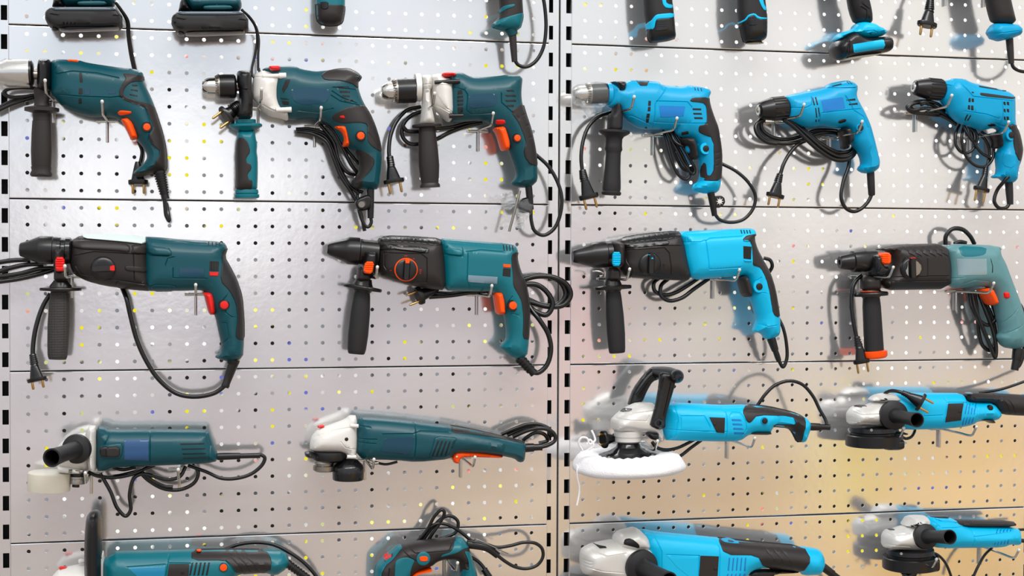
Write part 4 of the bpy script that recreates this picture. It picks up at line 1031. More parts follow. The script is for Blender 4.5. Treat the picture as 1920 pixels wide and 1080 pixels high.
# ------------------------------------------------------------------ things on the right bay
# --- bright blue impact drill with side handle
t = Tool('impact_drill', 'bright blue and black impact drill with film-wrapped chuck, right of the slotted posts', 'power drill', (1060, 110, 3.3757), (620, 300), group='bright blue corded drills')
b = t.slab('housing', BLUE, [(268, 158), (292, 158), (365, 156), (400, 136), (450, 139), (530, 142), (582, 145), (607, 168), (740, 178), (762, 166), (860, 180), (912, 195), (918, 218), (905, 245), (912, 292), (938, 372), (962, 432), (977, 520), (987, 600), (987, 680), (982, 772), (966, 842), (890, 852), (810, 832), (805, 810), (845, 772), (848, 700), (830, 600), (810, 520), (740, 500), (705, 480), (690, 450), (500, 448), (460, 440), (400, 402), (365, 365), (340, 320), (290, 312), (268, 300)], 31, 33,
           grooves=[[(650, 180), (565, 290), (565, 445)], [(300, 160), (298, 305)], [(575, 270), (770, 275), (800, 310)], [(570, 400), (780, 410), (890, 410)], [(365, 340), (430, 360), (560, 420)]])
t.over('grip_cover', BRN, [(785, 272), (802, 246), (907, 243), (914, 290), (941, 370), (970, 440), (989, 560), (993, 680), (986, 775), (848, 772), (848, 663), (886, 661), (890, 712), (896, 738), (920, 738), (942, 698), (936, 502), (868, 480), (843, 465), (843, 425), (885, 415), (896, 390), (891, 300), (870, 280)], b, grooves=[[(950, 600), (985, 585)], [(950, 640), (988, 620)], [(950, 680), (988, 660)]])
t.over('grip_foot', CYAN, [(802, 802), (845, 774), (988, 774), (970, 847), (890, 857), (806, 838)], b)
t.inlay('top_tile', BRN, [[(445, 137), (530, 140), (517, 172), (475, 172)]], b, 1)
t.inlay('vent_slots', SLOT, [[(525, 265), (543, 267), (541, 300), (523, 300)], [(523, 304), (541, 304), (539, 334), (520, 334)], [(515, 347), (537, 347), (532, 376), (512, 376)], [(511, 380), (531, 380), (527, 407), (508, 407)], [(503, 432), (518, 432), (516, 445), (503, 442)]], b)
t.inlay('vent_slots', SLOT, [[(803, 313), (860, 314), (862, 328), (806, 327)], [(808, 342), (864, 343), (866, 356), (811, 355)], [(813, 369), (869, 370), (871, 384), (817, 383)], [(815, 180), (821, 181), (826, 202), (820, 201)], [(834, 182), (840, 183), (845, 205), (839, 204)], [(853, 184), (859, 185), (866, 206), (860, 205)]], b)
t.inlay('rating_plate', BLUEP, [[(592, 296), (760, 301), (748, 366), (603, 372)]], b)
t.inlay('direction_lever', BRN, [[(718, 470), (775, 457), (783, 477), (726, 489)]], b, 1.5, edge=1)
t.slab('trigger', BRN, [(728, 505), (800, 497), (815, 530), (832, 640), (790, 640), (785, 600), (775, 560), (745, 540)], 25, 7, z=5)
t.slab('speed_stop', BLUE, [(757, 550), (780, 540), (792, 585), (785, 602), (762, 590)], 9, 5, z=2)
t.button('lock_button', BLK, 885, 570, 20, b, 4, ring=(CYAN, 37))
t.lathe('clamp_neck', BLUE, (262, 225), (292, 225), [(0, 50), (0, 66), (.8, 70), (1, 60)])
chuck(t, (58, 224), (268, 216), 62, 44, split=.42)
t.lathe('film_wrap', FOIL, (48, 232), (262, 226), [(0, 30), (.03, 52), (.15, 66), (.4, 72), (.7, 80), (.9, 74), (1, 60)])
t.slab('film_tail', FOIL, [(95, 300), (150, 295), (240, 300), (225, 340), (170, 352), (150, 380), (125, 345)], 7, 5, z=6, sm=0, grooves=[[(120, 300), (150, 370)], [(180, 300), (200, 345)]], gw=3, gd=3)
h = t.slab('side_handle', RUB, [(302, 272), (350, 274), (354, 330), (360, 355), (356, 468), (264, 468), (272, 350), (296, 345)], 18, 9, z=4)
t.lathe('handle_grip', RUB, (311, 450), (290, 864), [(0, 60), (.008, 92), (.02, 98), (.045, 98), (.07, 84), (.1, 62), (.14, 52), (.24, 52), (.3, 56), (.34, 48), (.38, 47), (.6, 50), (.8, 56), (.9, 58), (.94, 55), (.955, 62), (.98, 62), (1, 56)], h, 32, .8)
t.slab('clamp_strap', BLK, [(288, 145), (360, 145), (373, 160), (372, 190), (362, 217), (312, 222), (302, 180), (286, 155)], 34, 10)
t.lathe('clamp_screw', STL, (328, 215, 12), (330, 280, 12), [(0, 16), (1, 14)], sides=16)
t.tubes('cord', CORD, [[(330, 330, -25), (260, 348, -25), (205, 370, -22), (150, 425, -18), (115, 510, -14), (100, 620, -8), (108, 720, -4)]], 12)
t.tubes('cord_bundle', CORD, [[(620, 450, -20), (640, 520, -14), (672, 640, -8), (715, 735, -6), (765, 764, -6), (790, 735, -6), (750, 630, -8), (690, 520, -14), (660, 455, -20)], [(640, 455, -14), (700, 570, -4), (760, 680, 0), (808, 730, 0), (820, 710, 0), (780, 620, 0), (720, 520, -6), (680, 455, -14)], [(655, 460, -24), (700, 620, -16), (750, 700, -14), (800, 712, -14), (795, 680, -14)], [(665, 455, -8), (695, 525, 0), (740, 550, 4), (765, 535, 0), (720, 500, -6)]], 10)
t.relief((108, 705, -4), (120, 775, 0), 20, 28, 5)
t.plug((117, 745, 0), (152, 888, 4), 62, 1.0)
t.lathe('strain_relief', CORD, (920, 845), (945, 995), [(0, 24), (.5, 21), (1, 17)])
tg = t.slab('cord_tag', BLK, [(930, 870), (985, 865), (1006, 880), (1012, 910), (995, 935), (970, 946), (930, 940)], 3, 2)
c = t.on(978, 903, tg)
V = [tuple(c + np.array([0, -.0003, 0]))]; F = []
for i in range(16):
    a = math.pi * i / 8; r = (26 if i % 2 == 0 else 11) * t.k
    V.append((c[0] + r * math.cos(a), c[1] - .0003, c[2] + r * math.sin(a)))
for i in range(16): V.append((V[i + 1][0], c[1] + .001, V[i + 1][2]))
for i in range(16): F += [(0, 1 + i, 1 + (i + 1) % 16), (1 + i, 17 + i, 17 + (i + 1) % 16, 1 + (i + 1) % 16)]
t.add('tag_star', WHT, (V, F), tg, 'white eight-pointed star mark')
t.tube('cord_end', CORD, [(980, 660, -14), (1080, 712, -6), (1160, 785, 0), (1203, 870, 0), (1185, 955, 0), (1125, 1018, 0), (1045, 1036, 0), (975, 1018, 0), (945, 980, 0)], 11)

# --- compact blue drill
def keyless(t, a, b, r):
    c = t.lathe('chuck', BLK, a, b, [(.06, r * .3), (.0, r * .3), (0, r * .5), (.03, r * .56), (.05, r * .7), (.18, r * .84), (.36, r * .95), (.45, r * 1.0), (.9, r * 1.02), (.94, r * .96), (1, r * .8)], sides=36)
    t.lathe('chuck_nose', CHR, a, b, [(.08, r * .2), (-.01, r * .2), (-.02, r * .28), (-.02, r * .42), (.02, r * .5), (.05, r * .3)], c, 32)
    A, B = t.p3(a), t.p3(b); ax = (B - A); L = np.linalg.norm(ax); ax /= L
    up = np.array([0, -1., 0]); w = np.cross(ax, up); w /= np.linalg.norm(w); u2 = np.cross(w, ax)
    parts = []
    for i in range(18):
        an = 2 * math.pi * i / 18
        d = math.cos(an) * u2 + math.sin(an) * w
        parts.append(sweep([A + ax * L * f + d * r * t.k * 1.0 for f in (.46, .5, .86, .9)], r * t.k * .06, 6))
    t.add('grip_ribs', BLK, join(parts), c)
    return c
t = Tool('corded_drill', 'compact bright blue corded drill with smooth blue grip and thick folded cord loops', 'power drill', (1370, 130, 3.7233), (650, 300), group='bright blue corded drills')
b = t.slab('housing', BLUE, [(362, 192), (420, 176), (470, 165), (650, 131), (672, 106), (810, 80), (850, 94), (879, 125), (868, 190), (905, 260), (932, 310), (967, 390), (992, 480), (1012, 560), (1032, 640), (1027, 692), (990, 722), (930, 729), (890, 706), (894, 682), (915, 660), (905, 610), (870, 560), (842, 520), (830, 440), (790, 410), (705, 412), (640, 396), (540, 411), (480, 392), (430, 362), (385, 340)], 30, 30,
           grooves=[[(400, 265), (520, 270), (560, 250), (570, 190)], [(640, 305), (760, 290), (910, 275)], [(800, 190), (840, 250), (850, 280)], [(860, 290), (930, 330), (960, 400)], [(620, 310), (640, 390)]])
t.over('top_vent', BLUE, [(655, 132), (676, 100), (812, 74), (854, 92), (884, 126), (840, 128), (700, 128)], b, 2.5, edge=3)
t.inlay('vent_slots', SLOT, [[(695, 118), (765, 98), (780, 106), (710, 124)], [(800, 85), (806, 84), (830, 104), (823, 105)], [(817, 84), (823, 84), (846, 106), (839, 106)]], b, 3)
t.inlay('vent_slots', SLOT, [[(566, 198), (576, 196), (590, 250), (580, 252)], [(588, 195), (598, 193), (612, 248), (602, 250)], [(588, 270), (598, 268), (606, 335), (597, 336)], [(608, 267), (618, 265), (625, 328), (616, 330)], [(590, 352), (603, 350), (600, 368), (592, 368)], [(612, 350), (622, 348), (618, 366), (612, 366)]], b)
t.inlay('vent_slots', SLOT, [[(805, 210), (865, 204), (868, 218), (810, 222)], [(822, 240), (880, 234), (884, 247), (828, 252)]], b)
t.inlay('rating_plate', BLUEP, [[(630, 216), (785, 192), (800, 272), (650, 302)]], b)
t.inlay('direction_lever', BLK, [[(750, 365), (765, 352), (795, 346), (810, 352), (805, 366), (765, 379), (752, 376)]], b, 2, edge=1.5, sm=1)
t.button('lock_button', BLK, 900, 410, 21, b, 4, ring=(BLUE, 29))
t.slab('trigger', BLK, [(755, 420), (800, 400), (828, 430), (846, 505), (815, 520), (805, 560), (785, 555), (780, 490)], 25, 7, z=5)
keyless(t, (192, 288), (398, 267), 76)
t.tubes('cord', CORD, [[(385, 345, -6), (450, 385, -4), (540, 465, 0), (640, 550, 2), (740, 605, 2), (820, 605, 0), (866, 565, -6), (855, 530, -14)], [(370, 350, 4), (440, 400, 6), (530, 490, 8), (630, 575, 8), (730, 630, 6), (815, 628, 2), (862, 590, -4), (868, 555, -10)], [(400, 345, -14), (480, 395, -14), (570, 475, -12), (660, 540, -10), (750, 580, -8), (830, 570, -10), (855, 545, -16)],
    [(225, 345, -16), (190, 385, -12), (195, 440, -10), (250, 490, -8), (330, 515, -8), (420, 515, -8), (510, 490, -12), (600, 450, -18), (690, 440, -20), (770, 450, -22)], [(240, 340, -22), (210, 385, -20), (225, 430, -20), (290, 475, -18), (380, 490, -18), (480, 470, -20), (580, 430, -24), (680, 425, -26), (740, 430, -28)], [(215, 350, -8), (175, 395, -4), (190, 455, 0), (250, 505, 0), (320, 520, 0)]], 15)
t.tube('plug_lead', CORD, [(540, 490, -10), (470, 525, -8), (410, 590, -4), (370, 660, 0), (343, 745, 2)], 13)
t.relief((345, 730, 2), (326, 800, 4), 20, 28, 4)
t.plug((333, 770, 4), (308, 895, 6), 64, .95, tilt=(1, 0, -.35))
t.lathe('strain_relief', RUB, (976, 715), (985, 882), [(0, 26), (.5, 25), (.95, 23), (1, 18)])
t.tube('cord_end', CORD, [(985, 870), (965, 915), (915, 970), (860, 992), (805, 970), (772, 900), (785, 790, -4), (822, 680, -8), (832, 590, -12)], 13)

# --- blue drill at the right edge
t = Tool('corded_drill', 'bright blue corded drill with black ribbed chuck and knotted cord coils, at the right edge', 'power drill', (1640, 120, 3.6), (700, 300), group='bright blue corded drills')
b = t.slab('housing', BLUE, [(440, 112), (500, 110), (520, 97), (592, 100), (640, 124), (700, 140), (880, 180), (932, 213), (937, 260), (937, 410), (962, 460), (982, 540), (987, 600), (962, 692), (947, 802), (880, 802), (842, 772), (795, 772), (795, 754), (825, 740), (830, 690), (820, 600), (845, 570), (840, 450), (800, 432), (720, 452), (640, 422), (560, 397), (505, 345), (478, 290), (440, 235)], 29, 30,
           grooves=[[(480, 130), (540, 150), (570, 110)], [(600, 150), (660, 220), (930, 250)], [(615, 320), (750, 340), (840, 370)], [(830, 400), (890, 420), (930, 410)], [(860, 250), (865, 390)]])
t.over('grip_cover', BRN, [(886, 415), (942, 406), (966, 458), (990, 540), (992, 605), (972, 668), (950, 605), (935, 525), (942, 480), (922, 447), (890, 440)], b)
t.over('top_cover', BRN, [(706, 196), (722, 192), (932, 222), (940, 232), (920, 238), (720, 216)], b, .8, both=False)
t.inlay('vent_slots', SLOT, [[(700, 146), (890, 178), (880, 186), (705, 156)]], b, .6)
t.inlay('vent_slots', SLOT, [[(634, 229), (649, 229), (649, 258), (632, 258)], [(653, 231), (671, 233), (671, 258), (655, 258)], [(630, 277), (645, 277), (645, 310), (628, 306)], [(650, 278), (667, 280), (669, 314), (650, 312)], [(654, 186), (670, 188), (670, 198), (654, 196)], [(594, 383), (622, 340), (632, 342), (606, 386)], [(616, 384), (646, 344), (652, 348), (630, 384)]], b)
t.inlay('vent_slots', SLOT, [[(x, y), (x + 16, y + 3), (x + 18, y + 28), (x + 2, y + 24)] for y in (252, 300, 352) for x in (868, 890)], b)
t.inlay('direction_lever', BLK, [[(760, 412), (775, 402), (810, 402), (820, 412), (810, 423), (770, 423)]], b, 2, edge=1.5, sm=1)
t.button('lock_button', BLK, 905, 482, 21, b, 4, ring=(BLUE, 38))
t.slab('trigger', BLK, [(772, 470), (830, 452), (845, 570), (806, 573), (802, 520), (785, 490)], 25, 7, z=5)
gp = t.over('grip_pad', BLUE, [(838, 585), (905, 578), (925, 620), (955, 680), (900, 720), (835, 690)], b, .9)
keyless(t, (262, 158), (465, 176), 66)
t.tubes('cord', CORD, [[(470, 320, -20), (430, 272, -10), (340, 250, -6), (255, 260, -4), (218, 290, -4), (240, 320, -4), (320, 335, -6), (420, 330, -10), (500, 360, -16), (545, 400, -22)], [(480, 345, -12), (420, 310, -2), (330, 300, 2), (260, 312, 2), (228, 300, 2), (250, 272, 0), (310, 262, -2), (390, 280, -8), (470, 330, -14)], [(490, 350, -22), (400, 345, -18), (300, 330, -14), (240, 285, -14), (280, 262, -14)], [(440, 345, -10), (500, 375, -12), (550, 410, -16)], [(320, 280, 6), (315, 262, 8), (345, 256, 8), (365, 275, 4)]], 11)
t.tubes('cord_coil', CORD, [[(575, 405, -22), (548, 470, -16), (550, 550, -12), (590, 597, -10), (640, 595, -10), (680, 550, -10), (690, 480, -12), (655, 425, -18), (610, 400, -24)], [(605, 410, -16), (588, 500, -8), (615, 620, -6), (680, 685, -6), (745, 692, -6), (795, 640, -8), (800, 555, -12), (765, 490, -18), (720, 455, -24)], [(640, 415, -14), (665, 520, -6), (720, 600, -4), (785, 635, -4)], [(700, 470, -14), (752, 520, -10), (775, 600, -10), (752, 710, -8)], [(600, 410, -6), (625, 470, 0), (665, 520, 0), (672, 470, -6), (630, 420, -12)]], 10)
t.relief((752, 690, -8), (738, 775, -4), 15, 22, 5)
t.plug((742, 745, -4), (718, 858, -2), 56, 1.3, tilt=(1, 0, .1))
t.lathe('strain_relief', RUB, (905, 795), (915, 950), [(0, 26), (.5, 24), (1, 20)])
t.tube('cord_end', CORD, [(912, 935), (890, 968), (840, 972), (808, 930), (825, 855), (880, 785, 14), (950, 710, 16), (985, 620, 6), (985, 540, 0), (970, 490, -6)], 12)
# --- blue rotary hammer
t = Tool('rotary_hammer', 'light blue rotary hammer with black gear case and blue clamp lever', 'rotary hammer', (1060, 410, 3.725), (800, 300), group='rotary hammers')
b = t.slab('housing', CYAN, [(775, 90), (1000, 80), (1280, 65), (1315, 74), (1327, 110), (1312, 142), (1333, 210), (1377, 290), (1422, 370), (1457, 480), (1482, 620), (1492, 700), (1493, 792), (1476, 827), (1400, 847), (1368, 802), (1305, 787), (1318, 757), (1335, 700), (1310, 610), (1285, 550), (1262, 420), (1240, 396), (1160, 407), (860, 431), (815, 300), (800, 180)], 32, 30,
           grooves=[[(835, 165), (945, 162), (975, 150)], [(980, 155), (1005, 355), (1230, 340)], [(980, 155), (1010, 138), (1240, 122)], [(1370, 410), (1345, 430), (1360, 520), (1400, 520)], [(1345, 730), (1420, 755), (1480, 745)], [(855, 85), (860, 160)]])
g = t.slab('gear_case', BRN, [(340, 162), (390, 136), (520, 112), (790, 86), (808, 130), (828, 190), (850, 300), (877, 431), (740, 431), (520, 416), (420, 408), (375, 340), (385, 250)], 33, 30,
           grooves=[[(432, 222), (690, 204), (722, 240), (745, 395)], [(432, 222), (440, 300), (480, 385), (740, 408)], [(400, 208), (560, 186), (820, 188)]])
t.over('ribbed_top', BLK, [(390, 130), (520, 106), (792, 80), (808, 128), (700, 148), (430, 165), (360, 170)], g, 1.5, grooves=[[(x, 128 - (x - 400) * .12), (x + 16, 165 - (x - 400) * .1)] for x in range(420, 780, 40)], gd=1.2, gw=2)
t.over('side_rail', BLK, [(365, 190), (430, 175), (700, 148), (728, 160), (720, 185), (440, 205), (370, 215)], g, 2.5, edge=2)
t.over('grip_cover', BRN, [(1332, 106), (1268, 116), (1240, 140), (1242, 155), (1298, 160), (1310, 290), (1308, 328), (1362, 340), (1402, 420), (1427, 520), (1450, 670), (1490, 694), (1488, 612), (1463, 480), (1428, 370), (1384, 288), (1340, 208), (1319, 143)], b)
t.inlay('vent_slots', SLOT, [[(1242, 190), (1300, 195), (1298, 286), (1243, 280)]], b)
t.inlay('vent_slots', SLOT, [[(x, 78), (x + 8, 76), (x + 16, 104), (x + 8, 106)] for x in (1222, 1242, 1262, 1282)], b)
t.inlay('brush_bars', BLK, [[(1254 + i * 15, 200), (1262 + i * 15, 200), (1261 + i * 15, 280), (1253 + i * 15, 280)] for i in range(3)], b, .9)
t.inlay('brush_tab', CYAN, [[(1244, 146), (1280, 148), (1280, 158), (1244, 158)], [(1246, 286), (1304, 290), (1300, 302), (1246, 300)]], b, 2.2, edge=1)
dial(t, 590, 315, 70, g, BLK, BLK, BLK, 88)
t.inlay('dial_marks', CYAN, [[(570, 250), (590, 243), (610, 247), (612, 256), (590, 252), (572, 258)], [(582, 282), (594, 264), (606, 282)]], g, 12)
t.inlay('scale_marks', BLKG, [[(635, 236), (660, 236), (660, 240), (635, 240)], [(684, 310), (688, 310), (688, 345), (684, 345)], [(675, 322), (698, 322), (698, 326), (675, 326)]], g, .4)
t.slab('trigger', BRN, [(1206, 410), (1250, 392), (1278, 440), (1293, 547), (1242, 549)], 25, 7, z=5)
t.button('lock_button', BLK, 1350, 474, 24, b, 4, ring=(CYAN, 44))
t.lathe('chuck', BLK, (50, 264), (318, 248), [(0, 14), (0, 34), (.04, 44), (.14, 50), (.45, 76), (.52, 84), (.85, 90), (.87, 86), (1, 86)], sides=36)
h = t.lathe('side_handle', RUB, (333, 495), (362, 938), [(0, 48), (.1, 54), (.4, 62), (.7, 63), (.93, 58), (.985, 55), (1, 50)], sides=32, sq=.8)
t.lathe('handle_flange', BLK, (330, 420), (334, 510), [(0, 46), (.3, 56), (.48, 62), (.53, 120), (.6, 128), (.8, 126), (.84, 60), (1, 50)], h, sq=.8)
t.slab('handle_neck', BRN, [(292, 340), (378, 345), (382, 440), (282, 440)], 18, 8, par=h)
t.slab('clamp_block', BRN, [(318, 162), (345, 155), (390, 163), (402, 190), (398, 240), (396, 340), (312, 342), (312, 220)], 37, 12, par=h)
t.slab('quick_clamp', CYAN, [(328, 232), (388, 232), (384, 333), (326, 333)], 5, 3, z=38, par=h, grooves=[[(330, y), (386, y)] for y in (248, 263, 278, 293, 308)])
t.tubes('cord', CORD, [[(660, 410, -26), (618, 450, -22), (625, 505, -20), (680, 532, -18), (760, 520, -18), (850, 470, -20), (930, 415, -26)], [(725, 415, -24), (668, 470, -16), (670, 540, -12), (725, 573, -12), (810, 555, -12), (900, 490, -16), (1000, 420, -24)]], 14)
t.tube('cord_loop', CORD, [(1385, 275, -18), (1430, 290, -16), (1445, 330, -16), (1420, 380, -22)], 13)
t.relief((1437, 835), (1492, 995), 30, 17, 1)
t.tube('cord_end', CORD, [(1488, 985), (1520, 1035), (1546, 980), (1545, 880), (1520, 760), (1480, 680, -8)], [13, 13, 12, 12])
t.tube('chuck_key', CHR, [(190, 367, 10), (225, 366, 14), (265, 380, 14), (262, 398, 10), (240, 402, 8)], 6)

# --- grey green rotary hammer at the right edge
t = Tool('rotary_hammer', 'grey-green rotary hammer with orange handle end, at the right edge', 'rotary hammer', (1540, 410, 3.4842), (750, 330), group='rotary hammers')
b = t.slab('housing', SAGE, [(790, 162), (1166, 174), (1156, 225), (1192, 290), (1232, 400), (1272, 500), (1312, 620), (1322, 750), (1310, 847), (1250, 852), (1185, 840), (1150, 782), (1148, 770), (1170, 740), (1152, 650), (1135, 560), (1110, 470), (1062, 440), (820, 461), (815, 300)], 31, 30,
           grooves=[[(1280, 590), (1170, 740)], [(1310, 700), (1160, 790)], [(930, 430), (1010, 400), (1110, 412), (1135, 470)], [(840, 395), (930, 385)]])
t.over('grip_recess', TEAL2, [(890, 175), (1082, 185), (1072, 235), (1000, 248), (920, 248)], b, .4, both=False, edge=.6)
t.inlay('grip_slit', SLOT, [[(1103, 248), (1112, 270), (1122, 310), (1122, 350), (1114, 356), (1116, 310), (1108, 275)]], b, .4)
t.inlay('rating_plate', SILP, [[(842, 262), (1080, 262), (1084, 368), (850, 372)]], b)
g = t.slab('gear_case', BRN, [(345, 202), (400, 190), (490, 168), (806, 160), (836, 300), (832, 461), (520, 466), (430, 467), (380, 420), (420, 370), (455, 280), (440, 215)], 32, 28,
           grooves=[[(x, 170), (x + 35, 215), (x + 30, 225), (x + 65, 245)] for x in (540, 585, 630, 675, 720, 760)] + [[(690, 262), (690, 375), (830, 375)], [(455, 230), (465, 380), (690, 378)], [(395, 400), (520, 410), (830, 405)]])
dl = dial(t, 585, 325, 62, g, BLK, BLK, BLKG, 92)
t.inlay('dial_face', STL, [[(534, 325), (540, 298), (556, 278), (560, 378), (545, 362)], [(592, 272), (620, 280), (640, 302), (644, 330), (632, 360), (608, 376), (594, 378)]], g, 7)
t.inlay('dial_pointer_mark', RED, [[(572, 254), (604, 252), (606, 262), (572, 264)], [(602, 268), (614, 278), (606, 284)]], g, 8)
arc = lambda a0, a1, r0, r1: [(585 + r0 * math.cos(math.radians(a0 + (a1 - a0) * i / 8)), 325 - r0 * math.sin(math.radians(a0 + (a1 - a0) * i / 8))) for i in range(9)] + [(585 + r1 * math.cos(math.radians(a1 + (a0 - a1) * i / 8)), 325 - r1 * math.sin(math.radians(a1 + (a0 - a1) * i / 8))) for i in range(9)]
t.inlay('scale_marks', SLOT, [arc(165, 115, 78, 83), arc(70, 5, 78, 83), [(562, 238), (567, 238), (567, 258), (562, 258)], [(572, 238), (592, 238), (592, 242), (583, 258), (578, 258), (586, 242), (572, 242)], [(624, 238), (640, 246), (636, 250), (622, 243)], [(655, 320), (670, 320), (664, 344), (659, 344), (663, 325), (655, 325)]], g, .3)
t.slab('trigger', ORG, [(1028, 460), (1092, 448), (1118, 500), (1136, 552), (1095, 571), (1062, 512)], 25, 7, z=5)
t.slab('lock_bezel', TEAL, [(1178, 470), (1195, 456), (1235, 465), (1244, 525), (1205, 538), (1180, 510)], 8, 4, z=18)
t.slab('lock_button', RED, [(1186, 478), (1228, 472), (1236, 520), (1196, 524)], 6, 4, z=23)
t.lathe('chuck', BLK, (118, 285), (350, 272), [(.04, 14), (0, 16), (0, 36), (.04, 42), (.25, 50), (.34, 55), (.36, 66), (.7, 70), (.75, 66), (1, 66)], sides=36)
t.slab('quick_clamp', ORG, [(370, 222), (440, 219), (440, 302), (372, 299)], 16, 4, z=22, grooves=[[(385, y), (438, y)] for y in (236, 250, 264, 278)])
t.slab('clamp_block', BLK, [(300, 235), (355, 222), (372, 222), (374, 300), (425, 310), (400, 375), (310, 390), (290, 300)], 34, 12, grooves=[[(345, 320), (325, 385)], [(365, 320), (345, 385)], [(385, 320), (365, 380)]])
h = t.lathe('side_handle', RUB, (325, 500), (345, 872), [(0, 52), (.2, 58), (.7, 61), (1, 62)], sides=32, sq=.8)
t.slab('handle_neck', BRN, [(260, 388), (300, 372), (376, 372), (380, 478), (268, 478)], 20, 12, par=h)
t.lathe('handle_flange', BLK, (323, 465), (325, 518), [(0, 60), (.2, 66), (.3, 104), (.45, 110), (.75, 108), (.8, 62), (1, 54)], h, sq=.8)
t.lathe('handle_ring', ORG, (323, 468), (323, 482), [(0, 56), (.5, 68), (1, 60)], h, sq=.8)
t.lathe('end_cap', ORG, (347, 862), (351, 912), [(0, 66), (.1, 80), (.7, 80), (.85, 76), (1, 66)], h, sq=.8)
t.tubes('cord', CORD, [[(810, 170, -24), (815, 110, -22), (855, 68, -20), (920, 70, -20), (970, 112, -20), (1000, 165, -24)], [(870, 165, -24), (905, 152, -24), (945, 160, -24)]], 14)
t.tube('plug_lead', CORD, [(262, 370, -10), (225, 405, -8), (202, 460, -6), (196, 560, -4), (208, 670, -2), (232, 790, 0)], 13)
t.relief((230, 770, 0), (246, 845, 2), 18, 27, 4)
t.plug((243, 805, 2), (265, 945, 4), 54, 1.1, gap=.62)
t.tubes('cord_coil', CORD, [[(965, 480, -24), (985, 580, -16), (1035, 665, -14), (1090, 695, -14), (1140, 650, -16), (1120, 560, -20)], [(985, 480, -18), (1010, 600, -10), (1060, 730, -8), (1110, 850, -8), (1135, 905, -8), (1142, 850, -8), (1120, 730, -10), (1075, 610, -12), (1030, 490, -20)], [(1000, 480, -24), (1020, 620, -20), (1028, 740, -20), (1055, 830, -20), (1105, 860, -20), (1135, 800, -20), (1120, 660, -20), (1060, 520, -24)]], 13)
t.relief((1288, 845), (1262, 990), 34, 24, 1)
t.tube('cord_end', CORD, [(1262, 975), (1285, 965), (1318, 890), (1335, 770), (1325, 640), (1300, 570), (1270, 540, -8)], 14)

# --- polisher with bonnet
t = Tool('polisher', 'bright blue polisher with white fleece bonnet and black looped handle', 'polisher', (1060, 670, 3.6923), (800, 460), D=.1)
b = t.slab('housing', CYAN, [(672, 330), (700, 320), (760, 311), (1080, 330), (1240, 325), (1400, 342), (1560, 378), (1600, 392), (1660, 412), (1690, 450), (1686, 502), (1652, 590), (1612, 586), (1572, 520), (1540, 490), (1440, 474), (1418, 502), (1410, 530), (1270, 530), (1200, 580), (1100, 583), (760, 576), (680, 572)], 32, 28,
           grooves=[[(1080, 332), (1115, 380), (1120, 580)], [(690, 500), (1000, 512), (1115, 515)], [(1140, 400), (1160, 382), (1215, 385), (1245, 440), (1255, 500), (1215, 560), (1170, 575)], [(800, 405), (960, 405), (1000, 480)], [(760, 315), (780, 440), (760, 570)]])
t.over('grip_cover', BRN, [(1224, 372), (1250, 322), (1400, 333), (1570, 372), (1655, 410), (1668, 460), (1644, 586), (1598, 590), (1565, 522), (1543, 492), (1440, 482), (1430, 498), (1436, 470), (1450, 462), (1588, 466), (1602, 452), (1570, 408), (1330, 398), (1282, 455), (1258, 450)], b, grooves=[[(1260, 370), (1380, 372)], [(1395, 340), (1410, 375)], [(1430, 345), (1445, 380)]])
t.inlay('brush_cover', BRN, [[(995, 414), (1106, 418), (1102, 525), (1046, 521)]], b, .9)
t.button('brush_screw', BLKG, 1033, 464, 11, b, 1.6)
t.inlay('vent_slots', BLUEP, [[(1150 + i * 5, 426 + i * 30), (1215 + i * 7, 428 + i * 30), (1222 + i * 6, 443 + i * 30), (1154 + i * 5, 441 + i * 30)] for i in range(4)], b, .3)
t.inlay('rating_plate', CYAN, [[(802, 407), (958, 407), (998, 480), (998, 508), (802, 506)]], b, .6)
t.button('lock_button', BLK, 1378, 440, 20, b, 4, ring=(BLUE, 26))
t.slab('trigger', BLK, [(1275, 503), (1412, 505), (1411, 536), (1260, 534)], 25, 7, z=5)
g = t.slab('gear_head', ALU, [(322, 432), (345, 405), (382, 370), (440, 335), (500, 310), (622, 315), (645, 440), (672, 520), (660, 592), (600, 562), (540, 532), (340, 512), (322, 490)], 36, 22, grooves=[[(325, 490), (520, 515), (570, 510)], [(440, 360), (600, 325)], [(400, 400), (610, 370)], [(355, 430), (560, 440), (580, 400)]])
t.inlay('head_tile', BLK, [[(372, 378), (400, 352), (446, 345), (430, 362)]], g, 1.2, sm=1)
t.lathe('gear_neck', ALU, (436, 505), (436, 585), [(0, 90), (.1, 98), (.5, 96), (.52, 90), (.9, 90), (1, 80)], sides=36)
t.slab('spindle_lever', BLK, [(556, 512), (640, 512), (642, 572), (600, 572), (560, 540)], 16, 6, z=24)
pd = t.lathe('backing_pad', BLKG, (436, 575), (436, 690), [(0, 60), (.1, 70), (.4, 84), (.65, 130), (.85, 200), (1, 215)], sides=40)
V, F = turned(t.p3((440, 664, 0)), t.p3((440, 798, 0)), [(a, r * t.k) for a, r in [(.14, 190), (.02, 215), (.0, 285), (.08, 335), (.22, 352), (.38, 366), (.5, 376), (.62, 381), (.75, 378), (.87, 362), (.95, 335), (1, 290), (1, 0)]], 96)
rr = random.Random(5)
A0 = t.p3((440, 664, 0)); ph = [rr.uniform(0, 6.28) for _ in range(6)]
V2 = []
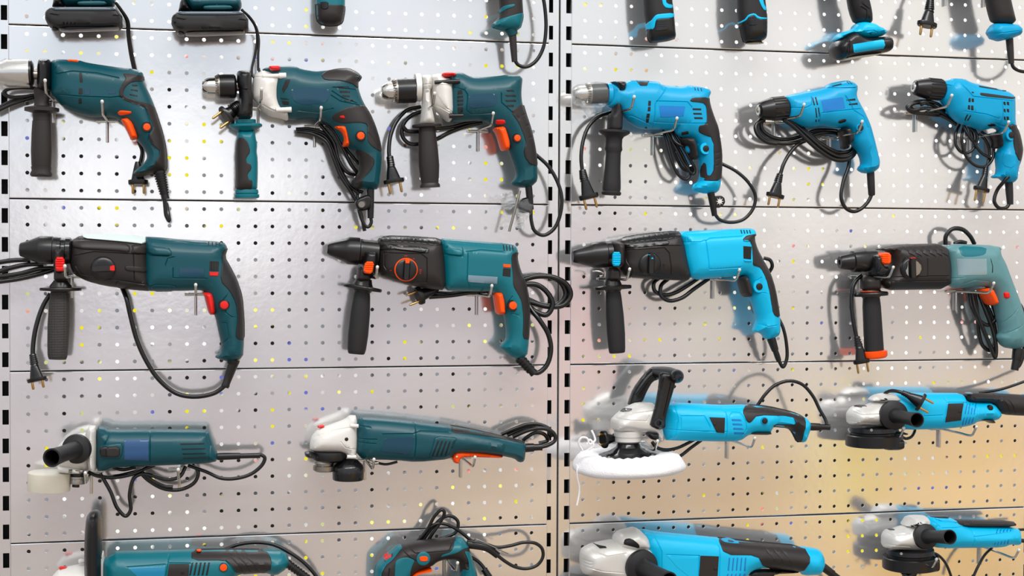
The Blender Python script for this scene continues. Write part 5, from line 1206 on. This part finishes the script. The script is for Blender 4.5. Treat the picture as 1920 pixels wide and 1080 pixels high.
for i, p in enumerate(V):
    an = 2 * math.pi * (i % 96) / 96; ring = i // 96
    w = .006 * math.sin(3 * an + ph[0]) + .012 * math.sin(5 * an + ph[1] + ring) * .4 + .008 * math.sin(11 * an + ph[2]) * .3 + rr.uniform(-.004, .004)
    c = np.array([A0[0], A0[1], p[2]])
    q = c + (np.array(p) - c) * (1 + w * (1 if 1 < ring < 12 else 0)); q[2] += .0012 * math.sin(24 * an) * (1 if ring in (1, 2, 3) else 0) + .002 * math.sin(2 * an + ph[3])
    V2.append(q)
bn = t.add('fleece_bonnet', FLEECE, (V2, F), sharp=80, label='white fleece polishing bonnet')
t.tubes('draw_string', FLEECE, [[(120, 645, 30), (92, 590, 36), (112, 556, 38), (150, 560, 38), (168, 600, 36), (205, 575, 36), (200, 545, 36), (182, 505, 36)], [(150, 600, 36), (170, 570, 36), (195, 610, 36), (160, 640, 32)], [(80, 745, 20), (84, 830, 18), (98, 900, 16), (94, 960, 16), (80, 1025, 16)]], 7, bn)
lh = t.slab('loop_handle', BLK, [(428, 335), (446, 280), (470, 215), (535, 125), (600, 64), (640, 62), (690, 100), (650, 150), (600, 168), (562, 232), (530, 310), (500, 318)], 13, 7, z=-38, label='black looped handle', grooves=[[(475, 240), (545, 140), (610, 82)], [(490, 260), (560, 165), (620, 110)]])
t.tube('handle_bar', BLK, [(610, 105, -42), (690, 112, -5), (772, 132, 40)], [40, 46, 50, 46], lh, n=6, sides=20)
t.lathe('handle_knob', BLK, (770, 130, 8), (776, 132, 72), [(0, 30), (.1, 44), (.5, 46), (.75, 44), (.9, 34), (1, 14)], lh)
t.slab('handle_arm', BLK, [(650, 100), (760, 112), (758, 185), (740, 250), (715, 335), (692, 425), (692, 492), (642, 503), (582, 472), (592, 432), (622, 335), (648, 190)], 10, 7, z=36, par=lh, grooves=[[(680, 150), (640, 330), (610, 440)], [(730, 180), (680, 400)]])
t.lathe('handle_bolt', BLKG, (648, 456, 40), (648, 456, 52), [(0, 34), (.6, 34), (.8, 28), (.8, 16), (.4, 14)], lh)
t.relief((1684, 480), (1828, 484), 26, 22, 1)
t.tubes('cord', CORD, [[(1815, 480), (1800, 430, -5), (1760, 360, -10), (1715, 270, -14), (1640, 188, -18), (1550, 163, -20), (1450, 195, -22), (1385, 255, -22), (1325, 340, -24)], [(600, 585, -10), (630, 622, -10), (690, 640, -12), (770, 628, -14), (850, 592, -18), (910, 560, -22)], [(740, 712, -20), (800, 680, -20), (870, 625, -22), (960, 560, -24)]], 12)
t.plug((350, 560, -15), (258, 568, 0), 60, .55, tilt=(0, .2, 1))
# --- angle grinders on the right bay
def guard(t, u, v0, v1, r, par=None):
    gd = t.lathe('disc_guard', BLK, (u, v0), (u + 2, v1), [(0, r * .5), (0, r * .84), (.22, r * .86), (.28, r * .8), (.36, r * .8), (.38, r * .97), (.42, r), (.97, r), (1, r * .98), (1, r * .9), (.5, r * .9)], sides=56)
    return gd
def fwd_handle(t, a, b, rf, rg):
    hd = t.lathe('side_handle', RUB, a, b, [(0, rf * .4), (0, rf * .95), (.03, rf), (.1, rf * .98), (.13, rf * .8), (.15, rg * 1.05), (.2, rg * .9), (.5, rg * .86), (.85, rg * .94), (1, rg), (1, rg * .86), (.4, rg * .78), (.4, 0)], sides=40, label='hollow black side handle')
    t.lathe('handle_socket', SLOT, a, b, [(.41, 2), (.41, rg * .77), (.97, rg * .85), (.97, rg * .83), (.42, rg * .75)], hd)
    return hd
t = Tool('angle_grinder', 'light blue long-handled angle grinder with its plug lying on top, at the right edge', 'angle grinder', (1560, 690, 5.3333), (1000, 430), D=.065)
b = t.slab('housing', CYAN, [(560, 262), (680, 246), (1100, 248), (1290, 250), (1332, 330), (1450, 340), (1592, 340), (1687, 460), (1625, 530), (1440, 532), (1380, 572), (1280, 592), (1060, 611), (700, 617), (580, 590)], 32, 28,
           grooves=[[(1130, 250), (1150, 330), (1110, 600)], [(1155, 345), (1330, 345)], [(640, 300), (720, 400), (730, 560)], [(920, 480), (1100, 470)], [(1310, 350), (1480, 350), (1440, 520)]])
t.slab('grip', BRN, [(1285, 250), (1560, 250), (1900, 264), (2060, 290), (2080, 390), (2050, 480), (1900, 478), (1700, 466), (1640, 420), (1590, 346), (1330, 338)], 27, 24, grooves=[[(x, 262), (x + 110, 460)] for x in (1640, 1690, 1740)])
t.slab('grip_end', CYAN, [(1885, 258), (2020, 268), (2120, 300), (2130, 420), (2060, 500), (1985, 500), (1960, 400)], 28, 20)
t.slab('top_badge', SILP, [(1330, 246), (1375, 240), (1405, 250), (1390, 262), (1340, 262)], 8, 4, z=14)
t.inlay('brush_cover', BRN, [[(1158, 355), (1315, 350), (1290, 525), (1130, 545)]], b, .8)
t.button('brush_screw', BLKG, 1275, 434, 16, b, 1.6)
t.inlay('vent_slots', BLUEP, [[(1345 + i * 30, 352), (1356 + i * 30, 352), (1338 + i * 30, 462), (1326 + i * 30, 462)] for i in range(4)] + [[(1320 + i * 30, 492), (1331 + i * 30, 490), (1306 + i * 30, 578 - i * 8), (1294 + i * 30, 580 - i * 8)] for i in range(4)], b, .3)
t.button('lock_button', BLK, 1580, 398, 27, b, 4)
t.slab('trigger', BLK, [(1445, 520), (1462, 498), (1572, 497), (1607, 545), (1575, 552), (1540, 530)], 25, 7, z=5)
g = t.slab('gear_head', ALU, [(162, 480), (172, 440), (200, 400), (245, 372), (335, 378), (425, 335), (470, 330), (640, 300), (660, 590), (480, 586), (172, 577)], 36, 24, grooves=[[(165, 545), (480, 560)], [(230, 440), (300, 470), (480, 460)], [(250, 390), (300, 450), (480, 380)]])
gf = t.slab('gear_flange', ALU, [(370, 325), (430, 270), (500, 250), (600, 250), (650, 285), (660, 340), (560, 345), (440, 340)], 34, 18)
t.inlay('flange_slot', SLOT, [[(410, 325), (450, 302), (540, 300), (560, 315), (520, 330), (430, 335)], [(405, 352), (440, 342), (490, 342), (480, 368), (410, 366)]], gf, .6)
t.inlay('spindle_lock', BLK, [[(215, 378), (260, 366), (340, 370), (320, 384), (230, 386)]], g, 2, sm=1)
gd = guard(t, 420, 588, 772, 268)
t.slab('guard_stop', BLKG, [(515, 700), (690, 690), (690, 800), (640, 820), (530, 820), (515, 790)], 26, 8, z=20)
t.slab('guard_lever', BLK, [(490, 610), (560, 610), (760, 650), (740, 672), (680, 660), (500, 640)], 10, 4, z=30)
t.lathe('guard_bolt', STL, (395, 622, 48), (395, 622, 54), [(0, 16), (1, 14)], sides=6)
fwd_handle(t, (600, 470, 30), (850, 520, 138), 140, 68)
t.tube('plug_lead', CORD, [(520, 300, -10), (535, 250, 5), (590, 228, 15), (660, 235, 25), (740, 262, 34)], 17)
t.relief((700, 245, 30), (790, 285, 38), 24, 34, 4)
t.plug((755, 268, 36), (905, 352, 48), 90, 1.0, tilt=(.3, 0, 1))
t.tubes('cord', CORD, [[(1475, 248, -22), (1560, 236, -20), (1680, 215, -18), (1820, 172, -16), (1960, 120, -14), (2100, 60, -14)], [(690, 680, -10), (735, 706, -8), (790, 690, -8), (825, 635, -14), (830, 600, -20)]], 14)

t = Tool('angle_grinder', 'large light blue angle grinder with aluminium head, at the bottom edge beside the slotted posts', 'angle grinder', (1060, 950, 3.5556), (900, 350), D=.07)
b = t.slab('housing', CYAN, [(480, 160), (520, 148), (600, 165), (960, 200), (1022, 206), (1200, 228), (1580, 264), (1690, 280), (1716, 330), (1722, 382), (1692, 452), (1580, 457), (1558, 430), (1320, 402), (1232, 424), (1190, 475), (1150, 530), (900, 560), (640, 560), (560, 540)], 34, 30,
           grooves=[[(1000, 206), (1030, 260), (1020, 540)], [(670, 318), (890, 325)], [(890, 325), (880, 520)], [(590, 170), (640, 300), (640, 540)]])
t.over('grip_cover', BRN, [(1012, 206), (1020, 200), (1200, 220), (1582, 256), (1644, 356), (1580, 446), (1320, 410), (1282, 325), (1062, 322)], b, grooves=[[(1290, 240), (1400, 395)], [(1345, 245), (1455, 405)], [(1400, 250), (1510, 410)]])
t.inlay('switch_frame', BLUE, [[(1020, 208), (1090, 205), (1150, 225), (1168, 240), (1150, 250), (1060, 238), (1040, 226)]], b, 3, edge=2, sm=1)
t.inlay('switch', BLK, [[(1045, 214), (1090, 212), (1135, 226), (1148, 238), (1070, 232)]], b, 4.5, edge=1.5, sm=1)
t.inlay('brush_cover', BRN, [[(900, 326), (1024, 331), (1012, 530), (882, 530)]], b, .8)
t.button('brush_screw', BLKG, 1000, 413, 13, b, 1.6)
t.inlay('rating_plate', CYAN, [[(672, 320), (884, 327), (872, 500), (790, 440), (740, 400)]], b, .5)
t.inlay('vent_slots', BLUEP, [[(1090 + i * 27, 338), (1100 + i * 27, 338), (1092 + i * 27, 428), (1081 + i * 27, 428)] for i in range(5)] + [[(1080 + i * 27, 445), (1091 + i * 27, 445), (1075 + i * 27, 500), (1063 + i * 27, 500)] for i in range(5)], b, .3)
t.slab('lever_switch', BLK, [(1200, 450), (1230, 420), (1330, 412), (1560, 430), (1540, 442), (1390, 448), (1370, 480), (1300, 500)], 13, 6)
g = t.slab('gear_head', ALU, [(100, 310), (118, 276), (185, 242), (322, 216), (420, 225), (560, 250), (600, 330), (600, 530), (400, 530), (120, 452), (100, 405)], 38, 26, grooves=[[(110, 400), (250, 430), (390, 440)], [(120, 365), (170, 372)], [(120, 385), (170, 392)], [(190, 300), (280, 330), (400, 310)]])
gf = t.slab('gear_flange', ALU, [(318, 225), (330, 190), (362, 160), (440, 142), (462, 134), (540, 182), (560, 262), (520, 292), (420, 290), (340, 268)], 37, 18)
t.inlay('flange_slot', SLOT, [[(340, 240), (380, 212), (440, 210), (495, 252), (492, 278), (450, 268), (380, 250)]], gf, .6, sm=1)
t.inlay('spindle_lock', BLK, [[(184, 242), (250, 248), (272, 270), (215, 268)]], g, 2.5)
fwd_handle(t, (497, 395, 32), (690, 500, 140), 110, 62)
guard(t, 300, 520, 640, 210)
t.relief((1705, 392), (1850, 500), 27, 23, 1)
t.tube('cord', CORD, [(1835, 490), (1880, 540, -5), (1900, 620, -10), (1860, 720, -12)], 14)

t = Tool('angle_grinder', 'slim light blue angle grinder with black disc guard, in the lower right corner', 'angle grinder', (1600, 940, 6), (1200, 380), D=.065)
b = t.slab('housing', CYAN, [(790, 168), (1080, 180), (1146, 216), (1242, 272), (1380, 280), (1850, 288), (1862, 380), (1860, 472), (1830, 491), (1740, 482), (1660, 516), (1400, 520), (960, 527), (800, 480)], 30, 26,
           grooves=[[(1365, 285), (1355, 515)], [(1360, 400), (1850, 350)], [(1000, 300), (1350, 295)], [(830, 190), (930, 240), (980, 290)]])
t.slab('top_grip', BRN, [(955, 245), (1000, 235), (1142, 198), (1242, 202), (1800, 214), (1818, 284), (1380, 286), (1000, 276)], 22, 14, z=-2, grooves=[[(1240 + i * 28, 208), (1262 + i * 28, 250)] for i in range(4)])
t.slab('switch', BLK, [(860, 166), (900, 162), (1060, 160), (1064, 186), (900, 188)], 12, 5)
t.slab('switch_guard', CYAN, [(830, 168), (1080, 180), (1148, 214), (1140, 238), (960, 240), (900, 205)], 24, 10)
t.inlay('vent_slots', BLUEP, [[(1612 + i * 38, 298), (1622 + i * 38, 298), (1618 + i * 38, 362 - i * 4), (1602 + i * 38, 362 - i * 4)] for i in range(5)], b, .3)
t.inlay('vent_slots', BLUEP, [[(1596 + i * 36, 462 - i * 8), (1606 + i * 36, 460 - i * 8), (1590 + i * 36, 494 - i * 4), (1578 + i * 36, 494 - i * 4)] for i in range(5)], b, .3)
g = t.slab('gear_head', ALU, [(340, 440), (345, 385), (388, 315), (450, 312), (560, 272), (680, 260), (820, 280), (810, 500), (780, 556), (650, 546), (342, 531)], 36, 24, grooves=[[(345, 495), (650, 515)], [(350, 440), (390, 446)], [(350, 460), (390, 466)], [(400, 370), (480, 390), (650, 370)]])
gf = t.slab('gear_flange', ALU, [(552, 272), (578, 235), (620, 172), (665, 158), (720, 155), (812, 160), (835, 250), (700, 300), (600, 285)], 34, 18)
t.inlay('flange_slot', SLOT, [[(605, 240), (650, 222), (720, 215), (740, 228), (690, 245), (620, 250)], [(595, 275), (640, 264), (660, 268), (640, 288), (600, 288)]], gf, .6)
t.slab('head_tile', BLK, [(392, 310), (440, 304), (462, 312), (440, 322), (400, 322)], 12, 4)
fwd_handle(t, (795, 395, 30), (1086, 402, 132), 134, 76)
guard(t, 640, 535, 748, 292)
t.slab('guard_stop', BLKG, [(740, 640), (930, 600), (935, 740), (910, 780), (820, 790), (740, 770)], 26, 8, z=16)
t.lathe('guard_bolt', STL, (540, 590, 50), (540, 590, 56), [(0, 18), (1, 15)], sides=6)
t.tubes('cord', CORD, [[(700, 780, 30), (740, 700, 34), (800, 622, 30), (890, 585, 20), (960, 610, 10), (1040, 700, 6), (1110, 880, 4), (1130, 1000, 4)], [(1560, 520, -20), (1480, 600, -16), (1420, 700, -12), (1350, 850, -10), (1320, 960, -10)], [(1850, 320, -10), (1940, 315, -10), (2060, 300, -12)]], 15)
t.tube('strain_relief', CORD, [(1850, 440), (1930, 445), (2060, 460)], 22)
t.relief((735, 740, 32), (690, 800, 30), 22, 34, 5, m=TEALP)
t.plug((710, 770, 30), (600, 880, 28), 95, .9, tilt=(.7, 0, -.7))

# --- top edge of the right bay
t, b = stick_driver('slim black battery driver with wide blue angled band, left one at the top edge', (1160, 0, 5.3333), [(235, -420), (525, -420), (528, 0), (545, 130), (556, 260), (568, 382), (500, 408), (400, 422), (320, 428), (300, 410), (288, 380), (275, 250), (250, 100)], 0, 0, RUB)
t.over('grip_stripe', CYAN, [(415, -160), (468, -160), (472, 20), (495, 40), (532, 48), (534, 84), (500, 84), (462, 75), (436, 35)], b, 1.3)
t.over('battery', BLK, [(280, 300), (350, 292), (368, 200), (400, 188), (552, 180), (562, 260), (575, 386), (500, 412), (400, 427), (318, 433), (294, 412), (284, 380)], b, 1.0)
t.over('band', CYAN, [(268, 236), (318, 210), (368, 150), (400, 140), (546, 128), (552, 180), (402, 190), (372, 200), (352, 294), (276, 306)], b, 1.8)
t.inlay('battery_latch', BLKG, [[(375, 200), (480, 196), (492, 300), (356, 318)]], b, 2.4, edge=1.2)
t.inlay('latch_ribs', RUB, [[(390, y), (470, y - 6), (470, y + 4), (388, y + 10)] for y in (215, 238, 260)], b, 3.6)
t.slab('housing', CYAN, [(-60, -760), (560, -780), (620, -720), (600, -520), (500, -400), (230, -400), (-60, -480)], 28, 24)
t.lathe('chuck', BLK, (-270, -620), (-50, -620), [(0, 30), (0, 60), (.3, 95), (1, 105)])
t, b = stick_driver('slim black battery driver with thin blue outline around its clip, second at the top edge', (1160, 0, 5.3333), [(1190, -420), (1440, -420), (1456, 0), (1470, 110), (1478, 180), (1475, 372), (1448, 398), (1400, 420), (1330, 430), (1260, 425), (1240, 412), (1202, 240), (1185, 100)], 0, 0, RUB)
t.over('battery', BLK, [(1196, 240), (1270, 205), (1300, 165), (1350, 150), (1390, 190), (1483, 194), (1481, 375), (1450, 402), (1400, 425), (1330, 435), (1258, 430), (1234, 415)], b, 1.0)
t.over('band', CYAN, [(1193, 226), (1258, 190), (1298, 145), (1360, 130), (1402, 168), (1484, 180), (1484, 196), (1388, 192), (1352, 152), (1302, 167), (1272, 206), (1198, 242)], b, 1.8)
t.over('grip_stripe', CYAN, [(1385, -160), (1430, -160), (1442, 20), (1474, 105), (1450, 105), (1425, 60), (1400, 0)], b, 1.3)
t.inlay('battery_clip', BLKG, [[(1275, 215), (1310, 190), (1370, 188), (1388, 205), (1385, 255), (1300, 262), (1278, 245)]], b, 2.4, edge=1.2, sm=1)
t.inlay('clip_ribs', RUB, [[(1300, y), (1372, y - 5), (1372, y + 4), (1300, y + 9)] for y in (205, 222, 240)], b, 3.6)
t.lathe('contact_plate', STL, (1357, 405), (1358, 436), [(0, 60), (.9, 95), (1, 90)], sq=.7)
t.slab('housing', CYAN, [(880, -760), (1480, -780), (1540, -720), (1520, -520), (1420, -400), (1170, -400), (880, -480)], 28, 24)
t.lathe('chuck', BLK, (670, -620), (890, -620), [(0, 30), (0, 60), (.3, 95), (1, 105)])

t = Tool('cordless_drill', 'cordless drill with black grip and blue battery label, at the top right edge', 'cordless drill', (1520, 0, 4.8), (470, 200), D=.065, group='cordless drills cut by the top edge')
b = t.slab('grip', BLK, [(290, -320), (470, -320), (490, -60), (520, 0), (546, 120), (548, 220), (398, 220), (352, 110), (322, -60)], 21, 18, grooves=[[(450, 60), (500, 90), (505, 160), (480, 205)], [(470, 40), (525, 80), (528, 170)]])
f = t.slab('foot', CYAN, [(400, 212), (460, 200), (546, 215), (577, 240), (616, 253), (652, 285), (655, 322), (560, 345), (460, 350), (380, 330), (320, 330), (225, 374), (214, 350), (242, 302), (380, 262)], 34, 14, grooves=[[(430, 290), (560, 275), (600, 290)]])
t.inlay('release_button', CYAN, [[(475, 298), (560, 275), (575, 312), (500, 332), (475, 325)]], f, 2, edge=1.2)
t.button('foot_screw', SLOT, 541, 298, 9, f, .8)
bt = t.slab('battery', BLK, [(185, 442), (210, 380), (290, 312), (340, 290), (380, 295), (450, 346), (692, 330), (712, 400), (702, 466), (640, 482), (390, 512), (272, 546), (220, 522)], 36, 14, grooves=[[(290, 330), (335, 380), (320, 520)], [(345, 370), (345, 500)]])
t.inlay('battery_label', CYAN, [[(378, 398), (640, 355), (658, 360), (672, 408), (655, 438), (640, 440), (400, 476), (388, 470)]], bt, .8, label='bright blue battery label')
t.slab('battery_base', CREAM, [(280, 528), (400, 508), (640, 480), (600, 498), (400, 528), (290, 548)], 26, 4)
t.slab('housing', CYAN, [(-40, -640), (600, -660), (680, -600), (660, -400), (500, -300), (280, -300), (-40, -380)], 34, 26)
t.lathe('chuck', BLK, (-290, -510), (-20, -510), [(0, 30), (0, 60), (.3, 92), (1, 100)])

t = Tool('corded_drill', 'dark drill grip with faceted blue foot and hanging plug, at the top right corner', 'power drill', (1520, 0, 4.8), (1720, 150), D=.07)
b = t.slab('grip', BRN, [(1560, -330), (1745, -330), (1770, -80), (1800, 60), (1842, 228), (1638, 218), (1602, 100), (1572, -60)], 22, 19)
t.slab('grip_foot', BLUE, [(1600, 290), (1612, 255), (1640, 215), (1720, 214), (1832, 222), (1876, 262), (1872, 320), (1800, 350), (1700, 371), (1640, 352)], 26, 12, sm=0, grooves=[[(1610, 285), (1700, 300), (1870, 280)]])
t.lathe('strain_relief', BRN, (1788, 345), (1806, 572), [(0, 32), (.5, 29), (1, 24), (1, 12)])
t.tube('cord', CORD, [(1806, 555), (1825, 605), (1880, 638), (1970, 640), (2080, 560), (2130, 380), (2120, 150), (2080, -100), (1950, -280, -10), (1700, -330, -20), (1400, -300, -20), (1160, -200, -15), (1085, -60, -10), (1075, 30, -8)], 15)
t.relief((1078, -10, -8), (1066, 110, -5), 28, 42, 5)
t.plug((1070, 60, -6), (1045, 240, -2), 88, .95, tilt=(1, 0, .25))
t.slab('housing', BLUE, [(1150, -660), (1780, -680), (1850, -600), (1820, -420), (1740, -310), (1560, -310), (1150, -400)], 31, 26)
t.lathe('chuck', BLK, (900, -530), (1160, -530), [(0, 30), (0, 60), (.3, 90), (1, 96)])
# ------------------------------------------------------------------ hooks
def hook_meshes():
    q = lambda *p: np.array(p)
    V, F = join([sweep(catmull([q(-.019, -.0045, 0), q(0, -.0045, 0), q(.019, -.0045, 0)], 3), .0026, 12),
                 sweep(catmull([q(-.0185, .012, 0), q(-.0185, .0, 0), q(-.0185, -.0045, 0)], 3), .0024, 10), sweep(catmull([q(.0185, .012, 0), q(.0185, .0, 0), q(.0185, -.0045, 0)], 3), .0024, 10)])
    bar = (V, F)
    ln = [q(0, -.004, .001), q(0, -.04, .001), q(0, -.085, .001), q(0, -.122, .001), q(0, -.130, .0035), q(.0, -.135, .008), q(0, -.144, .019)]
    prong = sweep(catmull(ln, 4), .0023, 12)
    tip = turned(q(0, -.1435, .0185), q(0, -.1465, .0222), [(0, .0018), (0, .0026), (.5, .0028), (.85, .0022), (1, .001)], 14)
    pin = join([sweep(catmull([q(0, -.0045, .003), q(0, -.005, -.02), q(0, -.005, -.037)], 3), .0024, 10)])
    return bar, prong, tip, pin
HM = None
def hook(px, py, label, cat='hook', longpin=1.0):
    global HM
    x, z = at(px, py, .004)
    e = bpy.data.objects.new('peg_hook', None); e.empty_display_size = .02; COL.objects.link(e)
    e.location = (x, 0, z); e['label'] = label; e['category'] = 'hook'; e['group'] = 'chrome peg hooks'
    if HM is None:
        bar, prong, tip, pin = hook_meshes()
        HM = [mesh_obj('crossbar', *bar, CHR, e), mesh_obj('prong', *prong, CHR, e)]
        HM.append(mesh_obj('tip', *tip, WHT, HM[1])); HM.append(mesh_obj('pin', *pin, CHR, e))
        HM[2]['label'] = 'white rounded tip'
    else:
        c = [o.copy() for o in HM]
        for o in c: COL.objects.link(o)
        c[0].parent = e; c[1].parent = e; c[2].parent = c[1]; c[3].parent = e
    return e
FR = 'chrome peg hook under the %s of the %s'
for px, py, where, what in (
    (201, 227, 'trigger side', 'teal drill at the left edge'), (100, 190, 'chuck side', 'teal drill at the left edge'),
    (590, 237, 'trigger side', 'drill with white gear case'), (484, 204, 'front', 'drill with white gear case'),
    (896.5, 246, 'trigger side', 'drill with silver clamp handle'), (792, 211, 'front', 'drill with silver clamp handle'),
    (367, 552, 'trigger side', 'rotary hammer with mint strip'), (135, 519, 'handle side', 'rotary hammer with mint strip'),
    (894, 553, 'trigger side', 'rotary hammer with red-ringed dial'), (690, 520, 'handle side', 'rotary hammer with red-ringed dial'),
    (1224.5, 254, 'middle', 'blue drill with film-wrapped chuck'), (1148, 216, 'handle side', 'blue drill with film-wrapped chuck'),
    (1556, 259, 'trigger side', 'compact blue drill'), (1452, 229, 'chuck', 'compact blue drill'),
    (1819, 259, 'trigger side', 'blue drill at the right edge'), (1717, 212, 'chuck', 'blue drill at the right edge'),
    (1336.5, 524, 'rear', 'light blue rotary hammer'), (1140, 523, 'handle side', 'light blue rotary hammer'),
    (1792.6, 547, 'rear', 'grey-green rotary hammer'), (1612, 519, 'handle side', 'grey-green rotary hammer'),
    (171, 886, 'head', 'grinder with milky guard'), (336, 880, 'rear', 'grinder with milky guard'),
    (864, 858, 'paddle', 'grinder with orange paddle'), (684, 862, 'guard side', 'grinder with orange paddle'),
    (1364, 824, 'trigger side', 'polisher with fleece bonnet'), (1190, 829, 'head', 'polisher with fleece bonnet'),
    (1761.5, 804, 'trigger side', 'grinder with a plug on top'), (1631, 806, 'guard', 'grinder with a plug on top'),
    (1838, 1024, 'rear', 'slim grinder in the lower right corner'), (1690, 1040, 'guard side', 'slim grinder in the lower right corner'),
    (1375, 1082, 'lever', 'large blue grinder at the bottom edge'), (833, 1046, 'handle opening', 'jigsaw')):
    hook(px, py, FR % (where, what))
hook(1772, -24, 'chrome peg hook between the hanging plug and the faceted blue foot')
hook(1846, -22, 'chrome peg hook behind the grip with the faceted blue foot')
